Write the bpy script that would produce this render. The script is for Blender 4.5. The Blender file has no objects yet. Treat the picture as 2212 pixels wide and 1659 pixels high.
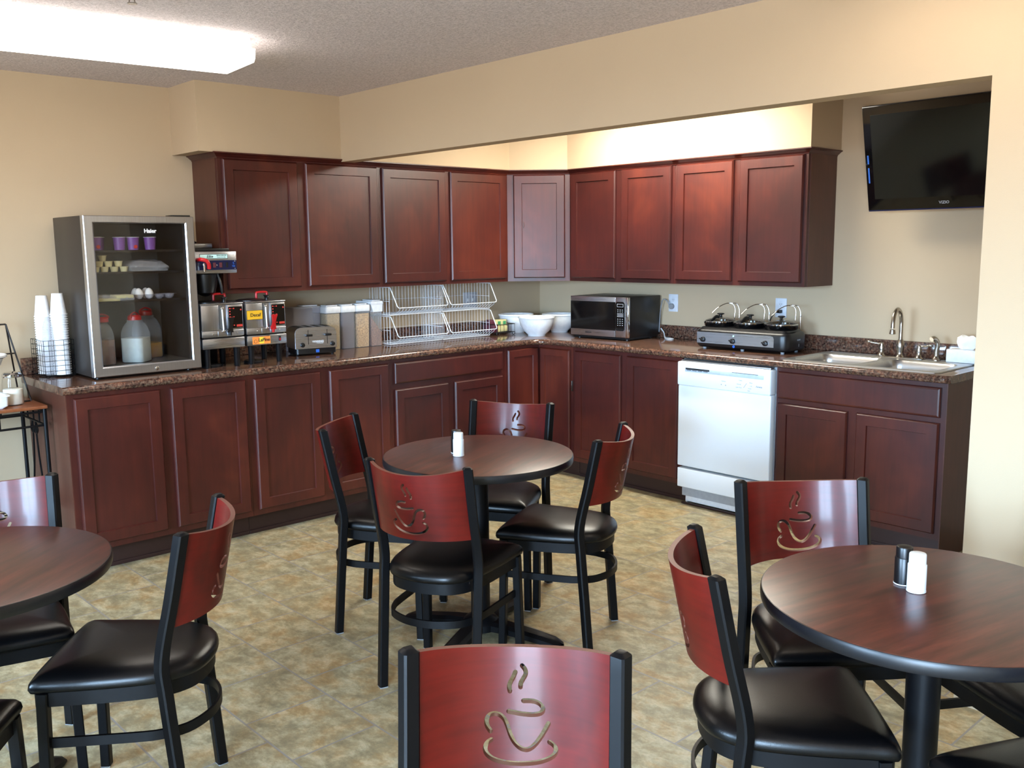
import bpy, bmesh, math, random
from mathutils import Vector as V, Matrix as M, Quaternion
random.seed(7)
PI = math.pi; R = math.radians
sc = bpy.context.scene; COL = sc.collection

# ---------------------------------------------------------------- camera
cd = bpy.data.cameras.new('camera'); cam = bpy.data.objects.new('camera', cd); COL.objects.link(cam)
cx, cy, cz, yaw, pit, rol, fpx = -5.031494, -5.118533, 1.532475, 0.824628126, -0.146540425, -0.0103636449, 2015.11672
fw = V((math.cos(pit)*math.cos(yaw), math.cos(pit)*math.sin(yaw), math.sin(pit)))
rt = V((math.sin(yaw), -math.cos(yaw), 0)); up = rt.cross(fw)
r2 = rt*math.cos(rol) + up*math.sin(rol); u2 = -rt*math.sin(rol) + up*math.cos(rol)
mw = M((( r2.x, u2.x, -fw.x, cx), (r2.y, u2.y, -fw.y, cy), (r2.z, u2.z, -fw.z, cz), (0,0,0,1)))
cam.matrix_world = mw
cd.sensor_fit = 'HORIZONTAL'; cd.sensor_width = 36; cd.lens = fpx/2212*36; cd.clip_start = 0.05
sc.camera = cam

# ---------------------------------------------------------------- exposure and daylight
vs = sc.view_settings
vs.view_transform = 'Standard'; vs.look = 'None'; vs.gamma = 1; vs.use_curve_mapping = False
vs.exposure = 0.16
sc.cycles.max_bounces = 8; sc.cycles.diffuse_bounces = 5; sc.cycles.glossy_bounces = 4
sc.cycles.transparent_max_bounces = 16; sc.cycles.sample_clamp_indirect = 6
sc.cycles.caustics_reflective = False; sc.cycles.caustics_refractive = False
wd = bpy.data.worlds.new('daylight'); sc.world = wd; wd.use_nodes = True
bg = wd.node_tree.nodes['Background']; bg.inputs[1].default_value = 94.0
_t = wd.node_tree; _g = _t.nodes.new('ShaderNodeTexCoord'); _x = _t.nodes.new('ShaderNodeSeparateXYZ'); _r = _t.nodes.new('ShaderNodeValToRGB')
_t.links.new(_g.outputs['Generated'], _x.inputs[0]); _m = _t.nodes.new('ShaderNodeMath'); _m.operation = 'MULTIPLY_ADD'; _m.inputs[1].default_value = .5; _m.inputs[2].default_value = .5
_t.links.new(_x.outputs['Z'], _m.inputs[0]); _t.links.new(_m.outputs[0], _r.inputs[0]); _t.links.new(_r.outputs[0], bg.inputs[0])
_e = _r.color_ramp.elements                                     # ground below the horizon, overcast blue-white sky above
_e[0].position = .48; _e[0].color = (.20, .20, .225, 1); _e[1].position = .52; _e[1].color = (.47, .70, 1.0, 1)
WX = -7.6
WINDOWS = [(-2.2, -3.7, .75, 2.1), (-5.3, -7.2, .04, 2.15)]     # y0, y1, z0, z1 of the openings in the left wall
for i, (a, b, WZ0, WZ1) in enumerate(WINDOWS):                            # sky portals in the window openings
    l = bpy.data.lights.new('window_portal', 'AREA'); l.shape = 'RECTANGLE'; l.size = WZ1-WZ0; l.size_y = abs(b-a)
    l.cycles.is_portal = True
    o = bpy.data.objects.new('window_portal', l); COL.objects.link(o)
    o.location = (WX-0.02, (a+b)/2, (WZ0+WZ1)/2); o.rotation_euler = (0, -PI/2, 0)

# ---------------------------------------------------------------- materials
def c(h):
    h = h.lstrip('#'); v = [int(h[i:i+2], 16)/255 for i in (0, 2, 4)]
    return tuple(x/12.92 if x <= .04045 else ((x+.055)/1.055)**2.4 for x in v) + (1,)
def nt(name):
    m = bpy.data.materials.new(name); m.use_nodes = True; t = m.node_tree; return m, t, t.nodes['Principled BSDF']
def setp(p, **k):
    for n, v in k.items(): p.inputs[n.replace('_', ' ')].default_value = v
def link(t, a, b): t.links.new(a, b)
def tc(t, scale=(1,1,1), loc=(0,0,0), rot=(0,0,0), kind='Object'):
    a = t.nodes.new('ShaderNodeTexCoord'); mp = t.nodes.new('ShaderNodeMapping')
    mp.inputs['Scale'].default_value = scale; mp.inputs['Location'].default_value = loc; mp.inputs['Rotation'].default_value = rot
    link(t, a.outputs[kind], mp.inputs['Vector']); return mp.outputs[0]
def noise(t, vec, scale, detail=4, rough=.55, dist=0):
    n = t.nodes.new('ShaderNodeTexNoise'); n.inputs['Scale'].default_value = scale; n.inputs['Detail'].default_value = detail
    n.inputs['Roughness'].default_value = rough; n.inputs['Distortion'].default_value = dist
    if vec: link(t, vec, n.inputs['Vector'])
    return n.outputs['Fac']
def ramp(t, fac, stops):
    r = t.nodes.new('ShaderNodeValToRGB'); e = r.color_ramp.elements
    while len(e) < len(stops): e.new(0.5)
    for i, (p, col) in enumerate(stops): e[i].position = p; e[i].color = col
    link(t, fac, r.inputs[0]); return r.outputs[0]
def bump(t, p, h, strength=.2, dist=.002):
    b = t.nodes.new('ShaderNodeBump'); b.inputs['Strength'].default_value = strength; b.inputs['Distance'].default_value = dist
    link(t, h, b.inputs['Height']); link(t, b.outputs[0], p.inputs['Normal'])
def mixc(t, a, b, fac, mode='MIX'):
    m = t.nodes.new('ShaderNodeMix'); m.data_type = 'RGBA'; m.blend_type = mode
    for s, v in ((6, a), (7, b), (0, fac)):
        if isinstance(v, (tuple, float, int)): m.inputs[s].default_value = v
        else: link(t, v, m.inputs[s])
    return m.outputs[2]
def plain(name, col, rough=.5, metal=0, spec=.5, coat=0, var=.06, vs_=40, bmp=0, bscale=200):
    m, t, p = nt(name); col = c(col) if isinstance(col, str) else col
    setp(p, Roughness=rough, Metallic=metal, Specular_IOR_Level=spec, Coat_Weight=coat, Coat_Roughness=.08)
    n = noise(t, tc(t), vs_, 3)
    lo = tuple(x*(1-var) for x in col[:3])+(1,); hi = tuple(min(1, x*(1+var)) for x in col[:3])+(1,)
    link(t, ramp(t, n, [(.3, lo), (.7, hi)]), p.inputs['Base Color'])
    if bmp: bump(t, p, noise(t, tc(t), bscale, 2), bmp)
    return m
def brushed(name, col, rough=.3, ax=2, sc_=300):
    m, t, p = nt(name); setp(p, Metallic=1, Roughness=rough)
    s = [sc_]*3; s[ax] = 3
    n = noise(t, tc(t, tuple(s)), 1, 2)
    k = c(col); link(t, ramp(t, n, [(.3, tuple(x*.86 for x in k[:3])+(1,)), (.7, k)]), p.inputs['Base Color'])
    r = t.nodes.new('ShaderNodeMapRange'); r.inputs['To Min'].default_value = rough-.06; r.inputs['To Max'].default_value = rough+.08
    link(t, n, r.inputs['Value']); link(t, r.outputs[0], p.inputs['Roughness']); return m
def wood(name, dark, mid, light, rough=.36, coat=.25, grain=(30, 30, 2.0), blot=2.2, coatr=.3):
    m, t, p = nt(name); setp(p, Roughness=rough, Coat_Weight=coat, Coat_Roughness=coatr)
    b = noise(t, tc(t, (1, 1, .8)), blot, 3, .6, .4)
    g = noise(t, tc(t, grain), 1.6, 5, .6, .3)
    base = ramp(t, b, [(.3, c(dark)), (.52, c(mid)), (.75, c(light))])
    gr = ramp(t, g, [(.3, (.72, .72, .72, 1)), (.6, (1.05, 1.05, 1.05, 1))])
    link(t, mixc(t, base, gr, .7, 'MULTIPLY'), p.inputs['Base Color'])
    bump(t, p, g, .06, .001); return m
def glassy(name, tint=(1,1,1,1), alpha=.12, rough=.02):
    """thin clear sheet: transparent with a Fresnel reflection"""
    m = bpy.data.materials.new(name); m.use_nodes = True; t = m.node_tree; t.nodes.clear()
    o = t.nodes.new('ShaderNodeOutputMaterial'); mx = t.nodes.new('ShaderNodeMixShader')
    tr = t.nodes.new('ShaderNodeBsdfTransparent'); gl = t.nodes.new('ShaderNodeBsdfGlossy'); f = t.nodes.new('ShaderNodeLayerWeight')
    tr.inputs[0].default_value = tint; gl.inputs['Roughness'].default_value = rough
    pw = t.nodes.new('ShaderNodeMath'); pw.operation = 'POWER'; pw.inputs[1].default_value = 4; link(t, f.outputs['Facing'], pw.inputs[0])
    ma = t.nodes.new('ShaderNodeMath'); ma.operation = 'MULTIPLY_ADD'; ma.inputs[1].default_value = .8; ma.inputs[2].default_value = alpha*.3; ma.use_clamp = True
    link(t, pw.outputs[0], ma.inputs[0]); link(t, ma.outputs[0], mx.inputs[0])
    link(t, tr.outputs[0], mx.inputs[1]); link(t, gl.outputs[0], mx.inputs[2]); link(t, mx.outputs[0], o.inputs[0]); return m
def milky(name, col, fac=.35):
    """translucent plastic: part see-through, part diffuse"""
    m = bpy.data.materials.new(name); m.use_nodes = True; t = m.node_tree; p = t.nodes['Principled BSDF']
    o = t.nodes['Material Output']; setp(p, Roughness=.25); p.inputs['Base Color'].default_value = c(col)
    tr = t.nodes.new('ShaderNodeBsdfTransparent'); mx = t.nodes.new('ShaderNodeMixShader'); tr.inputs[0].default_value = (.93, .93, .95, 1)
    n = noise(t, tc(t), 25, 2); mr = t.nodes.new('ShaderNodeMapRange'); mr.inputs['To Min'].default_value = fac-.06; mr.inputs['To Max'].default_value = fac+.06
    link(t, n, mr.inputs[0]); link(t, mr.outputs[0], mx.inputs[0])
    link(t, tr.outputs[0], mx.inputs[1]); link(t, p.outputs[0], mx.inputs[2]); link(t, mx.outputs[0], o.inputs[0]); return m
def emit(name, col, s):
    m, t, p = nt(name); p.inputs['Base Color'].default_value = (.8, .8, .8, 1)
    p.inputs['Emission Color'].default_value = c(col); p.inputs['Emission Strength'].default_value = s; return m

MT = {}
MT['wall'] = plain('beige wall paint', '#bca78a', .7, spec=.25, var=.015, vs_=3, bmp=.12, bscale=260)
def ceil_mat():
    m, t, p = nt('sprayed ceiling texture'); setp(p, Roughness=.95, Specular_IOR_Level=.1)
    n = noise(t, tc(t), 95, 5, .7); link(t, ramp(t, n, [(.32, c('#c4bbbc')), (.6, c('#eae0e2'))]), p.inputs['Base Color'])
    bump(t, p, n, .9, .008); return m
MT['ceiling'] = ceil_mat()
def floor_mat():
    m, t, p = nt('mottled stone tile'); setp(p, Roughness=.42, Specular_IOR_Level=.35)
    g = t.nodes.new('ShaderNodeNewGeometry'); sx = t.nodes.new('ShaderNodeSeparateXYZ'); cb = t.nodes.new('ShaderNodeCombineXYZ')
    link(t, g.outputs['Position'], sx.inputs[0])
    a = t.nodes.new('ShaderNodeMath'); a.inputs[1].default_value = 2.433; b = t.nodes.new('ShaderNodeMath'); b.inputs[1].default_value = 3.442
    link(t, sx.outputs['Y'], a.inputs[0]); link(t, sx.outputs['X'], b.inputs[0])
    link(t, a.outputs[0], cb.inputs['X']); link(t, b.outputs[0], cb.inputs['Y'])
    br = t.nodes.new('ShaderNodeTexBrick'); br.offset = .5; br.offset_frequency = 2
    for k, v in (('Scale', 1), ('Mortar Size', .0036), ('Mortar Smooth', .15), ('Bias', 0), ('Brick Width', .2965), ('Row Height', .303)): br.inputs[k].default_value = v
    br.inputs['Color1'].default_value = (0, 0, 0, 1); br.inputs['Color2'].default_value = (1, 1, 1, 1); br.inputs['Mortar'].default_value = (.5, .5, .5, 1)
    link(t, cb.outputs[0], br.inputs['Vector'])
    # shift the stone pattern per tile
    ml = t.nodes.new('ShaderNodeVectorMath'); ml.operation = 'SCALE'; ml.inputs['Scale'].default_value = 17
    link(t, br.outputs['Color'], ml.inputs[0])
    adv = t.nodes.new('ShaderNodeVectorMath'); link(t, cb.outputs[0], adv.inputs[0]); link(t, ml.outputs[0], adv.inputs[1])
    mp = t.nodes.new('ShaderNodeMapping'); mp.inputs['Rotation'].default_value = (0, 0, .5); mp.inputs['Scale'].default_value = (1, 1.45, 1)
    link(t, adv.outputs[0], mp.inputs[0])
    n1 = noise(t, mp.outputs[0], 11, 14, .76, .2); n2 = noise(t, adv.outputs[0], 6, 6, .68, .3); n3 = noise(t, adv.outputs[0], 75, 5, .7)
    base = ramp(t, n1, [(.34, c('#736750')), (.45, c('#8f8263')), (.52, c('#aca07f')), (.60, c('#c7be9f')), (.7, c('#d6cfb4'))])
    tint = ramp(t, n2, [(.38, c('#84836d')), (.5, c('#a99d7c')), (.62, c('#b58d54')), (.72, c('#ab7d47'))])
    col = mixc(t, base, tint, .38)
    col = mixc(t, col, ramp(t, n3, [(.35, (.8, .8, .8, 1)), (.65, (1.08, 1.06, 1.02, 1))]), .6, 'MULTIPLY')
    col = mixc(t, col, c('#8f8a83'), br.outputs['Fac'])
    link(t, col, p.inputs['Base Color'])
    inv = t.nodes.new('ShaderNodeMath'); inv.operation = 'SUBTRACT'; inv.inputs[0].default_value = 1; link(t, br.outputs['Fac'], inv.inputs[1])
    bump(t, p, inv.outputs[0], .35, .0015); return m
MT['floor'] = floor_mat()
def granite():
    m, t, p = nt('brown granite laminate'); setp(p, Roughness=.13, Specular_IOR_Level=.5, Coat_Weight=.2)
    v = tc(t); n1 = noise(t, v, 38, 6, .72, .6); n2 = noise(t, v, 85, 4, .6)
    a = ramp(t, n1, [(.30, c('#140d0c')), (.44, c('#281a17')), (.52, c('#4b3027')), (.60, c('#6f442f')), (.70, c('#84695c'))])
    b = ramp(t, n2, [(.36, c('#120e10')), (.5, c('#6a4a3a')), (.66, c('#a08a72'))])
    link(t, mixc(t, a, b, .35), p.inputs['Base Color']); return m
MT['granite'] = granite()
MT['cab'] = wood('cherry stained cabinet wood', '#33110e', '#451812', '#5f2719', .38, .14)
MT['cabside'] = wood('brown cabinet end panel', '#452319', '#532c20', '#603527', .42, .1)
MT['toe'] = plain('dark brown toe board', '#2c1611', .5)
MT['void'] = plain('dark cavity', '#0b0a0a', .9)
MT['chairwood'] = wood('red cherry chair back veneer', '#3e0704', '#560b06', '#69120a', .38, .16, (3, 3, 40), 5, .13)
MT['chairwood'].node_tree.nodes['Principled BSDF'].inputs['Specular IOR Level'].default_value = .3
MT['ply'] = plain('plywood edge', '#6b3a2a', .5)
MT['blk'] = plain('black powder coated steel', '#060608', .45, spec=.2, bmp=.05, bscale=900)
MT['vinyl'] = plain('black vinyl upholstery', '#040405', .31, spec=.3, bmp=.12, bscale=450)
MT['glide'] = plain('grey plastic glide', '#8d8f92', .4)
def tabletop():
    m, t, p = nt('mahogany table laminate'); setp(p, Roughness=.3, Specular_IOR_Level=.5)
    g = noise(t, tc(t, (3, 26, 3), rot=(0, 0, .55)), 1.5, 6, .6, .2); b = noise(t, tc(t, (1, 3, 1), rot=(0, 0, .55)), 2.5, 3)
    a = ramp(t, g, [(.3, c('#30130e')), (.55, c('#50241b')), (.75, c('#663024'))])
    link(t, mixc(t, a, ramp(t, b, [(.35, (.75, .75, .75, 1)), (.65, (1.1, 1.1, 1.1, 1))]), .7, 'MULTIPLY'), p.inputs['Base Color'])
    bump(t, p, g, .03, .001); return m
MT['table'] = tabletop()
MT['tmold'] = plain('black table edge', '#0c0d12', .38)
MT['steel'] = brushed('brushed stainless steel', '#bfc2c8', .3, 2)
MT['steelh'] = brushed('brushed stainless sheet', '#bfc2c8', .28, 0)
MT['sink'] = brushed('sink stainless steel', '#c9c9c8', .33, 1, 200)
MT['chrome'] = plain('chrome', '#d8d8d8', .08, 1, var=.01)
MT['nickel'] = plain('brushed nickel', '#a8a298', .25, 1, var=.02)
MT['blkpl'] = plain('black plastic', '#0b0b0d', .35)
MT['blkgl'] = plain('glossy black', '#060608', .08)
MT['fridge'] = plain('dark grey fridge shell', '#2c2724', .4, bmp=.05, bscale=500)
MT['fridgein'] = plain('grey fridge liner', '#55524e', .6)
MT['white'] = plain('white enamel', '#e6edf2', .3, var=.008, vs_=3)
MT['whitepl'] = plain('white plastic', '#e6e8ea', .35)
MT['wire'] = plain('white coated wire', '#dfe3e6', .35)
MT['foam'] = plain('white foam', '#f2f2f2', .6)
MT['ceram'] = plain('white glazed ceramic', '#e9ecef', .12, coat=.3)
MT['red'] = plain('red plastic', '#b3131a', .3)
MT['redprint'] = plain('red print', '#c2382f', .5)
MT['bronze'] = plain('dark bronze wire', '#1c1512', .45, .3)
MT['cartwood'] = wood('orange brown cart board', '#7c4527', '#8f5230', '#9c5d38', .3, .3)
MT['paper'] = plain('white tissue', '#f7f7f7', .9)
MT['ink'] = plain('dark ink', '#14161a', .5)
MT['grey'] = plain('grey print', '#9a9da1', .5)
MT['greyln'] = plain('pale grey recess', '#b9c6d2', .4)
MT['yellow'] = plain('yellow label', '#d9a51e', .5)
MT['orange'] = plain('orange sticker', '#ee8a3c', .45)
MT['sun'] = plain('yellow sticker ground', '#f2cf3e', .45)
MT['mint'] = plain('mint label', '#bfe3dc', .4)
MT['navy'] = plain('navy control panel', '#14193a', .25)
MT['blue'] = plain('blue badge', '#2b62c0', .35)
MT['purple'] = plain('purple foil cup', '#7a4c98', .4)
MT['milk'] = plain('white milk', '#e9f3ea', .5)
MT['juice'] = plain('yellow juice', '#e9b410', .4)
MT['cider'] = plain('brown juice', '#7c4617', .4)
MT['butter'] = plain('pale yellow tub', '#cfc79a', .5)
MT['egg'] = plain('white eggshell', '#efeeea', .55)
MT['cheese'] = plain('yellow cheese', '#d9cc62', .6)
MT['jug'] = milky('clear plastic jug', '#c9d2d6', .22)
MT['tub'] = milky('clear plastic tub', '#c3c0c8', .28)
MT['film'] = milky('clear plastic film', '#d8dadc', .3)
MT['glass'] = glassy('clear glass', (.96, .97, .96, 1), .05)
MT['doorglass'] = glassy('tinted fridge door glass', (.88, .87, .86, 1), .10, .01)
MT['lidglass'] = glassy('tempered lid glass', (.75, .75, .75, 1), .25)
MT['outlet'] = plain('pale wall plate', '#d3d7de', .4)
MT['outletA'] = plain('grey wall plate', '#b6b9c0', .4)
MT['oat'] = plain('oat cereal', '#b0986c', .9, var=.35, vs_=220, bmp=.8, bscale=180)
MT['darkcereal'] = plain('dark cereal', '#5c4a4e', .9, var=.3, vs_=260, bmp=.8, bscale=200)
MT['flake'] = plain('corn flake cereal', '#c19a63', .9, var=.4, vs_=110, bmp=1, bscale=90)
MT['bran'] = plain('brown bran cereal', '#8a6046', .9, var=.4, vs_=110, bmp=1, bscale=100)
MT['sugar'] = plain('white sugar', '#f3efe2', .8)
MT['lampon'] = emit('lit lamp diffuser', '#fff6ea', 9)
MT['lampdim'] = emit('lit lamp diffuser, old tubes', '#ffeeda', 4)  # output turned down so the nearby header does not blow out
MT['lampin'] = emit('lit kitchen lamp diffuser', '#fffbec', 36)
MT['lamphouse'] = plain('white lamp housing', '#cfd2dc', .5)
MT['green'] = plain('green print', '#3f8f5a', .5)
MT['teabag'] = plain('pale yellow packet', '#cdc48e', .6)
MT['maroon'] = plain('maroon packet', '#54202e', .5)

# ---------------------------------------------------------------- mesh building
class B:
    """collects shapes into one bmesh; .mi is the material slot for the next shape"""
    def __init__(s): s.bm = bmesh.new(); s.mi = 0; s.n = 0; s.X = M.Identity(4)
    def _fin(s, fs):
        for f in fs: f.material_index = s.mi
    def vs(s, pts): return [s.bm.verts.new(s.X @ V(p)) for p in pts]
    def face(s, vs):
        try: f = s.bm.faces.new(vs); f.material_index = s.mi; return f
        except ValueError: return None
    def box(s, x0, x1, y0, y1, z0, z1, bev=0, seg=2):
        v = s.vs([(x, y, z) for x in (x0, x1) for y in (y0, y1) for z in (z0, z1)])
        q = [(0,1,3,2), (4,6,7,5), (0,4,5,1), (2,3,7,6), (0,2,6,4), (1,5,7,3)]
        fs = [s.face([v[i] for i in f]) for f in q]
        if bev:
            es = list({e for f in fs for e in f.edges})
            r = bmesh.ops.bevel(s.bm, geom=es, offset=bev, segments=seg, profile=.5, affect='EDGES', clamp_overlap=True)
            s._fin(r['faces'])
        return s
    def loft(s, rings, closed=True, cap0=True, cap1=True, loop=False):
        L = [s.vs(r) for r in rings]; n = len(L[0]); m = len(L)
        for i in range(m if loop else m-1):
            a, b = L[i], L[(i+1) % m]
            for j in range(n if closed else n-1): s.face([a[j], a[(j+1) % n], b[(j+1) % n], b[j]])
        if not loop:
            if cap0 and closed: s.face(list(reversed(L[0])))
            if cap1 and closed: s.face(L[-1])
        return s
    def lathe(s, prof, seg=24, o=(0,0,0), cap0=True, cap1=True, mat=None):
        X = M.Translation(o) @ (mat or M.Identity(4))
        rings = [[X @ V((r*math.cos(2*PI*k/seg), r*math.sin(2*PI*k/seg), z)) for k in range(seg)] for r, z in prof]
        return s.loft(rings, True, cap0, cap1)
    def cyl(s, p0, p1, r0, r1=None, seg=16):
        p0, p1 = V(p0), V(p1); d = p1-p0; q = d.to_track_quat('Z', 'Y').to_matrix().to_4x4(); r1 = r0 if r1 is None else r1
        return s.lathe([(r0, 0), (r1, d.length)], seg, p0, True, True, q)
    def sweep(s, pts, prof, closed=False, upv=None, rots=None):
        """sweep a 2D profile (list of (a,b)) along points"""
        pts = [V(p) for p in pts]; n = len(pts); rings = []
        T = []
        for i in range(n):
            if closed: d = pts[(i+1) % n]-pts[i-1]
            else: d = pts[min(i+1, n-1)]-pts[max(i-1, 0)]
            T.append(d.normalized())
        if upv is None:
            a = V((0, 0, 1)) if abs(T[0].z) < .9 else V((0, 1, 0)); nrm = (a-T[0]*a.dot(T[0])).normalized()
        for i in range(n):
            t = T[i]
            if upv is not None: u = V(upv); nrm = (u-t*u.dot(t)).normalized()
            else: nrm = (nrm-t*nrm.dot(t)).normalized()
            bi = t.cross(nrm)
            rings.append([pts[i]+nrm*b+bi*a for a, b in prof])
        return s.loft(rings, True, True, True, closed)
    def tube(s, pts, r, seg=8, closed=False):
        return s.sweep(pts, [(r*math.cos(2*PI*k/seg), r*math.sin(2*PI*k/seg)) for k in range(seg)], closed)
    def prism(s, poly, z0, z1):
        return s.loft([[(x, y, z0) for x, y in poly], [(x, y, z1) for x, y in poly]])
    def ball(s, o, rx, ry=None, rz=None, seg=16, n=10):
        ry = ry or rx; rz = rz or rx
        rings = []
        for i in range(1, n):
            a = PI*i/n; rings.append([(o[0]+rx*math.sin(a)*math.cos(2*PI*k/seg), o[1]+ry*math.sin(a)*math.sin(2*PI*k/seg), o[2]-rz*math.cos(a)) for k in range(seg)])
        return s.loft(rings)
    def text(s, txt, size, X, depth=.0006, shear=0, bold=0):
        cu = bpy.data.curves.new('t', 'FONT'); cu.body = txt; cu.size = size; cu.extrude = depth; cu.align_x = 'CENTER'; cu.align_y = 'CENTER'
        cu.shear = shear; cu.offset = bold; cu.resolution_u = 3
        o = bpy.data.objects.new('t', cu); me = bpy.data.meshes.new_from_object(o)
        me.transform(s.X @ X); n0 = len(s.bm.faces); s.bm.from_mesh(me); s.bm.faces.ensure_lookup_table()
        for f in s.bm.faces[n0:]: f.material_index = s.mi
        bpy.data.objects.remove(o); bpy.data.curves.remove(cu); bpy.data.meshes.remove(me); return s
    def done(s, name, mats, parent=None, smooth=32, loc=None):
        me = bpy.data.meshes.new(name)
        bmesh.ops.recalc_face_normals(s.bm, faces=s.bm.faces)
        s.bm.to_mesh(me); s.bm.free()
        for m in (mats if isinstance(mats, (list, tuple)) else [mats]): me.materials.append(MT[m])
        if smooth:
            me.shade_smooth(); me.set_sharp_from_angle(angle=R(smooth))
        o = bpy.data.objects.new(name, me); COL.objects.link(o)
        if parent: o.parent = parent
        if loc: o.location = loc
        return o
def tag(o, label, cat, group=None):
    o['label'] = label; o['category'] = cat
    if group: o['group'] = group
    return o
def thing(name, label, cat, loc=(0,0,0), rz=0, group=None):
    o = bpy.data.objects.new(name, None); COL.objects.link(o); o.empty_display_size = .1
    o.location = loc; o.rotation_euler = (0, 0, rz); return tag(o, label, cat, group)
def struct(o): o['kind'] = 'structure'; return o
def dup(root, loc, rz, label, group=None):
    r = root.copy(); COL.objects.link(r); r.location = loc; r.rotation_euler = (0, 0, rz); r['label'] = label
    if group: r['group'] = group
    for ch in list(root.children):
        k = ch.copy(); COL.objects.link(k); k.parent = r
        for g in ch.children:
            d = g.copy(); COL.objects.link(d); d.parent = k
    return r
def tag_part(o, label): o['label'] = label; return o
def spline(P, n=8, closed=False):
    """Catmull-Rom through the points"""
    P = [V(p) for p in P]; m = len(P); out = []
    rng = range(m) if closed else range(m-1)
    for i in rng:
        if closed: a, b, d, e = P[i-1], P[i], P[(i+1) % m], P[(i+2) % m]
        else: a, b, d, e = P[max(i-1, 0)], P[i], P[i+1], P[min(i+2, m-1)]
        for k in range(n):
            t = k/n; out.append(.5*((2*b)+(d-a)*t+(2*a-5*b+4*d-e)*t*t+(3*b-a-3*d+e)*t**3))
    if not closed: out.append(P[-1])
    return out
def rrect(w, h, r, n=5, ox=0, oy=0):
    """rounded rectangle outline centred at ox,oy"""
    P = []
    for sx, sy, a0 in ((1, 1, 0), (-1, 1, 90), (-1, -1, 180), (1, -1, 270)):
        for k in range(n+1):
            a = R(a0+90*k/n); P.append((ox+sx*(w/2-r)+r*math.cos(a), oy+sy*(h/2-r)+r*math.sin(a)))
    return P
SQ = lambda w, h=None, b=.003: [(-w/2+b, -(h or w)/2), (w/2-b, -(h or w)/2), (w/2, -(h or w)/2+b), (w/2, (h or w)/2-b), (w/2-b, (h or w)/2), (-w/2+b, (h or w)/2), (-w/2, (h or w)/2-b), (-w/2, -(h or w)/2+b)]
# orientation frames for things whose front faces -y (run along back wall) or -x (run along right wall)
def XT(x, y, z): return M.Translation((x, y, z)) @ M.Rotation(PI/2, 4, 'X')      # text facing -y, local

# ---------------------------------------------------------------- room shell
ZC = 2.404; YF = -8.6
def slab(name, *a, mat='wall'): return struct(B().box(*a).done(name, mat, smooth=0))
slab('floor', WX-.15, .15, YF-.15, .15, -.1, 0, mat='floor')
slab('ceiling', WX-.15, .15, YF-.15, .15, ZC, ZC+.1, mat='ceiling')
slab('wall_back', WX-.15, .15, 0, .15, 0, ZC)
slab('wall_right', 0, .15, -4.45, 0, 0, ZC)
slab('wall_front', WX-.15, -1.86, YF-.15, YF, 0, ZC)
slab('wall_kitchen_end', -1.86, 0, -4.45, -4.3, 0, ZC)
b = B()                                                # wall with the wide opening and the header above it
b.box(-1.95, -1.86, -3.955, -.33, 2.033, ZC); b.box(-1.95, -1.86, YF, -3.955, 0, ZC)
struct(b.done('wall_divider', 'wall', smooth=0))
b = B()                                                # left wall, pierced by the windows
ys = [0] + [v for w in WINDOWS for v in w[:2]] + [YF]
for i in range(0, len(ys), 2): b.box(WX-.15, WX, ys[i+1], ys[i], 0, ZC)
for a_, e_, WZ0, WZ1 in WINDOWS: b.box(WX-.15, WX, e_, a_, 0, WZ0); b.box(WX-.15, WX, e_, a_, WZ1, ZC)
struct(b.done('wall_left', 'wall', smooth=0))
for i, (a_, e_, WZ0, WZ1) in enumerate(WINDOWS):
    w = struct(bpy.data.objects.new('window_%d' % (i+1), None)); COL.objects.link(w); w.location = (WX-.06, (a_+e_)/2, WZ0)
    h = abs(a_-e_)/2; H = WZ1-WZ0; b = B()
    for q in ((-h, -h+.05, 0, H), (h-.05, h, 0, H), (-.025, .025, .05, H-.05)): b.box(-.03, .03, q[0], q[1], q[2], q[3], .004)
    b.box(-.03, .03, -h+.05, h-.05, 0, .05, .004); b.box(-.03, .03, -h+.05, h-.05, H-.05, H, .004)
    b.done('window_frame', 'whitepl', w)
    b = B(); b.box(-.003, .003, -h+.05, h-.05, .05, H-.05); b.done('window_pane', 'glass', w, 0)
# soffits above the wall cabinets
slab('wall_soffit_left', -2.824, -.61, -.33, 0, 2.045, ZC)
b = B(); b.loft([[(-.61, 0, z), (-.61, -.33, z), (-.33, -.61, z), (0, -.61, z), (0, 0, z)] for z in (2.045, ZC)]); struct(b.done('wall_soffit_corner', 'wall', smooth=0))
slab('wall_soffit_right', -.33, 0, -2.43, -.61, 2.045, ZC)

# ---------------------------------------------------------------- ceiling lights and sprinkler
def ceiling_light(label, loc, rz, L, mat, w=.36):
    t = thing('ceiling_light', label, 'ceiling light', loc, rz)
    b = B(); b.loft([[(-L/2+.01, y, z), (L/2-.01, y, z)][::1] + [(L/2-.01, y2, z2), (-L/2+.01, y2, z2)] for y, z, y2, z2 in ((-w/2+.02, 0, w/2-.02, 0), (-w/2+.02, -.044, w/2-.02, -.044))])
    b.done('housing', 'lamphouse', t, 30)
    pr = [(-w/2+.01, -.0445), (-w/2, -.048), (-w/2+.006, -.085), (-w/2+.022, -.098), (w/2-.022, -.098), (w/2-.006, -.085), (w/2, -.048), (w/2-.01, -.0445)]
    b = B(); b.loft([[(x, y, z) for y, z in pr] for x in (-L/2, L/2)]); b.done('diffuser', mat, t, 40)
    return t
ceiling_light('white wraparound fluorescent ceiling light at upper left', (-3.66, -1.185, ZC), R(-6), 1.25, 'lampon')
ceiling_light('fluorescent ceiling light hidden behind the header over the kitchen run', (-.80, -1.55, ZC), PI/2, 1.25, 'lampin')
ceiling_light('fluorescent ceiling light above the dining tables, out of frame', (-2.35, -4.20, ZC), PI/2, 1.25, 'lampdim')
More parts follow.
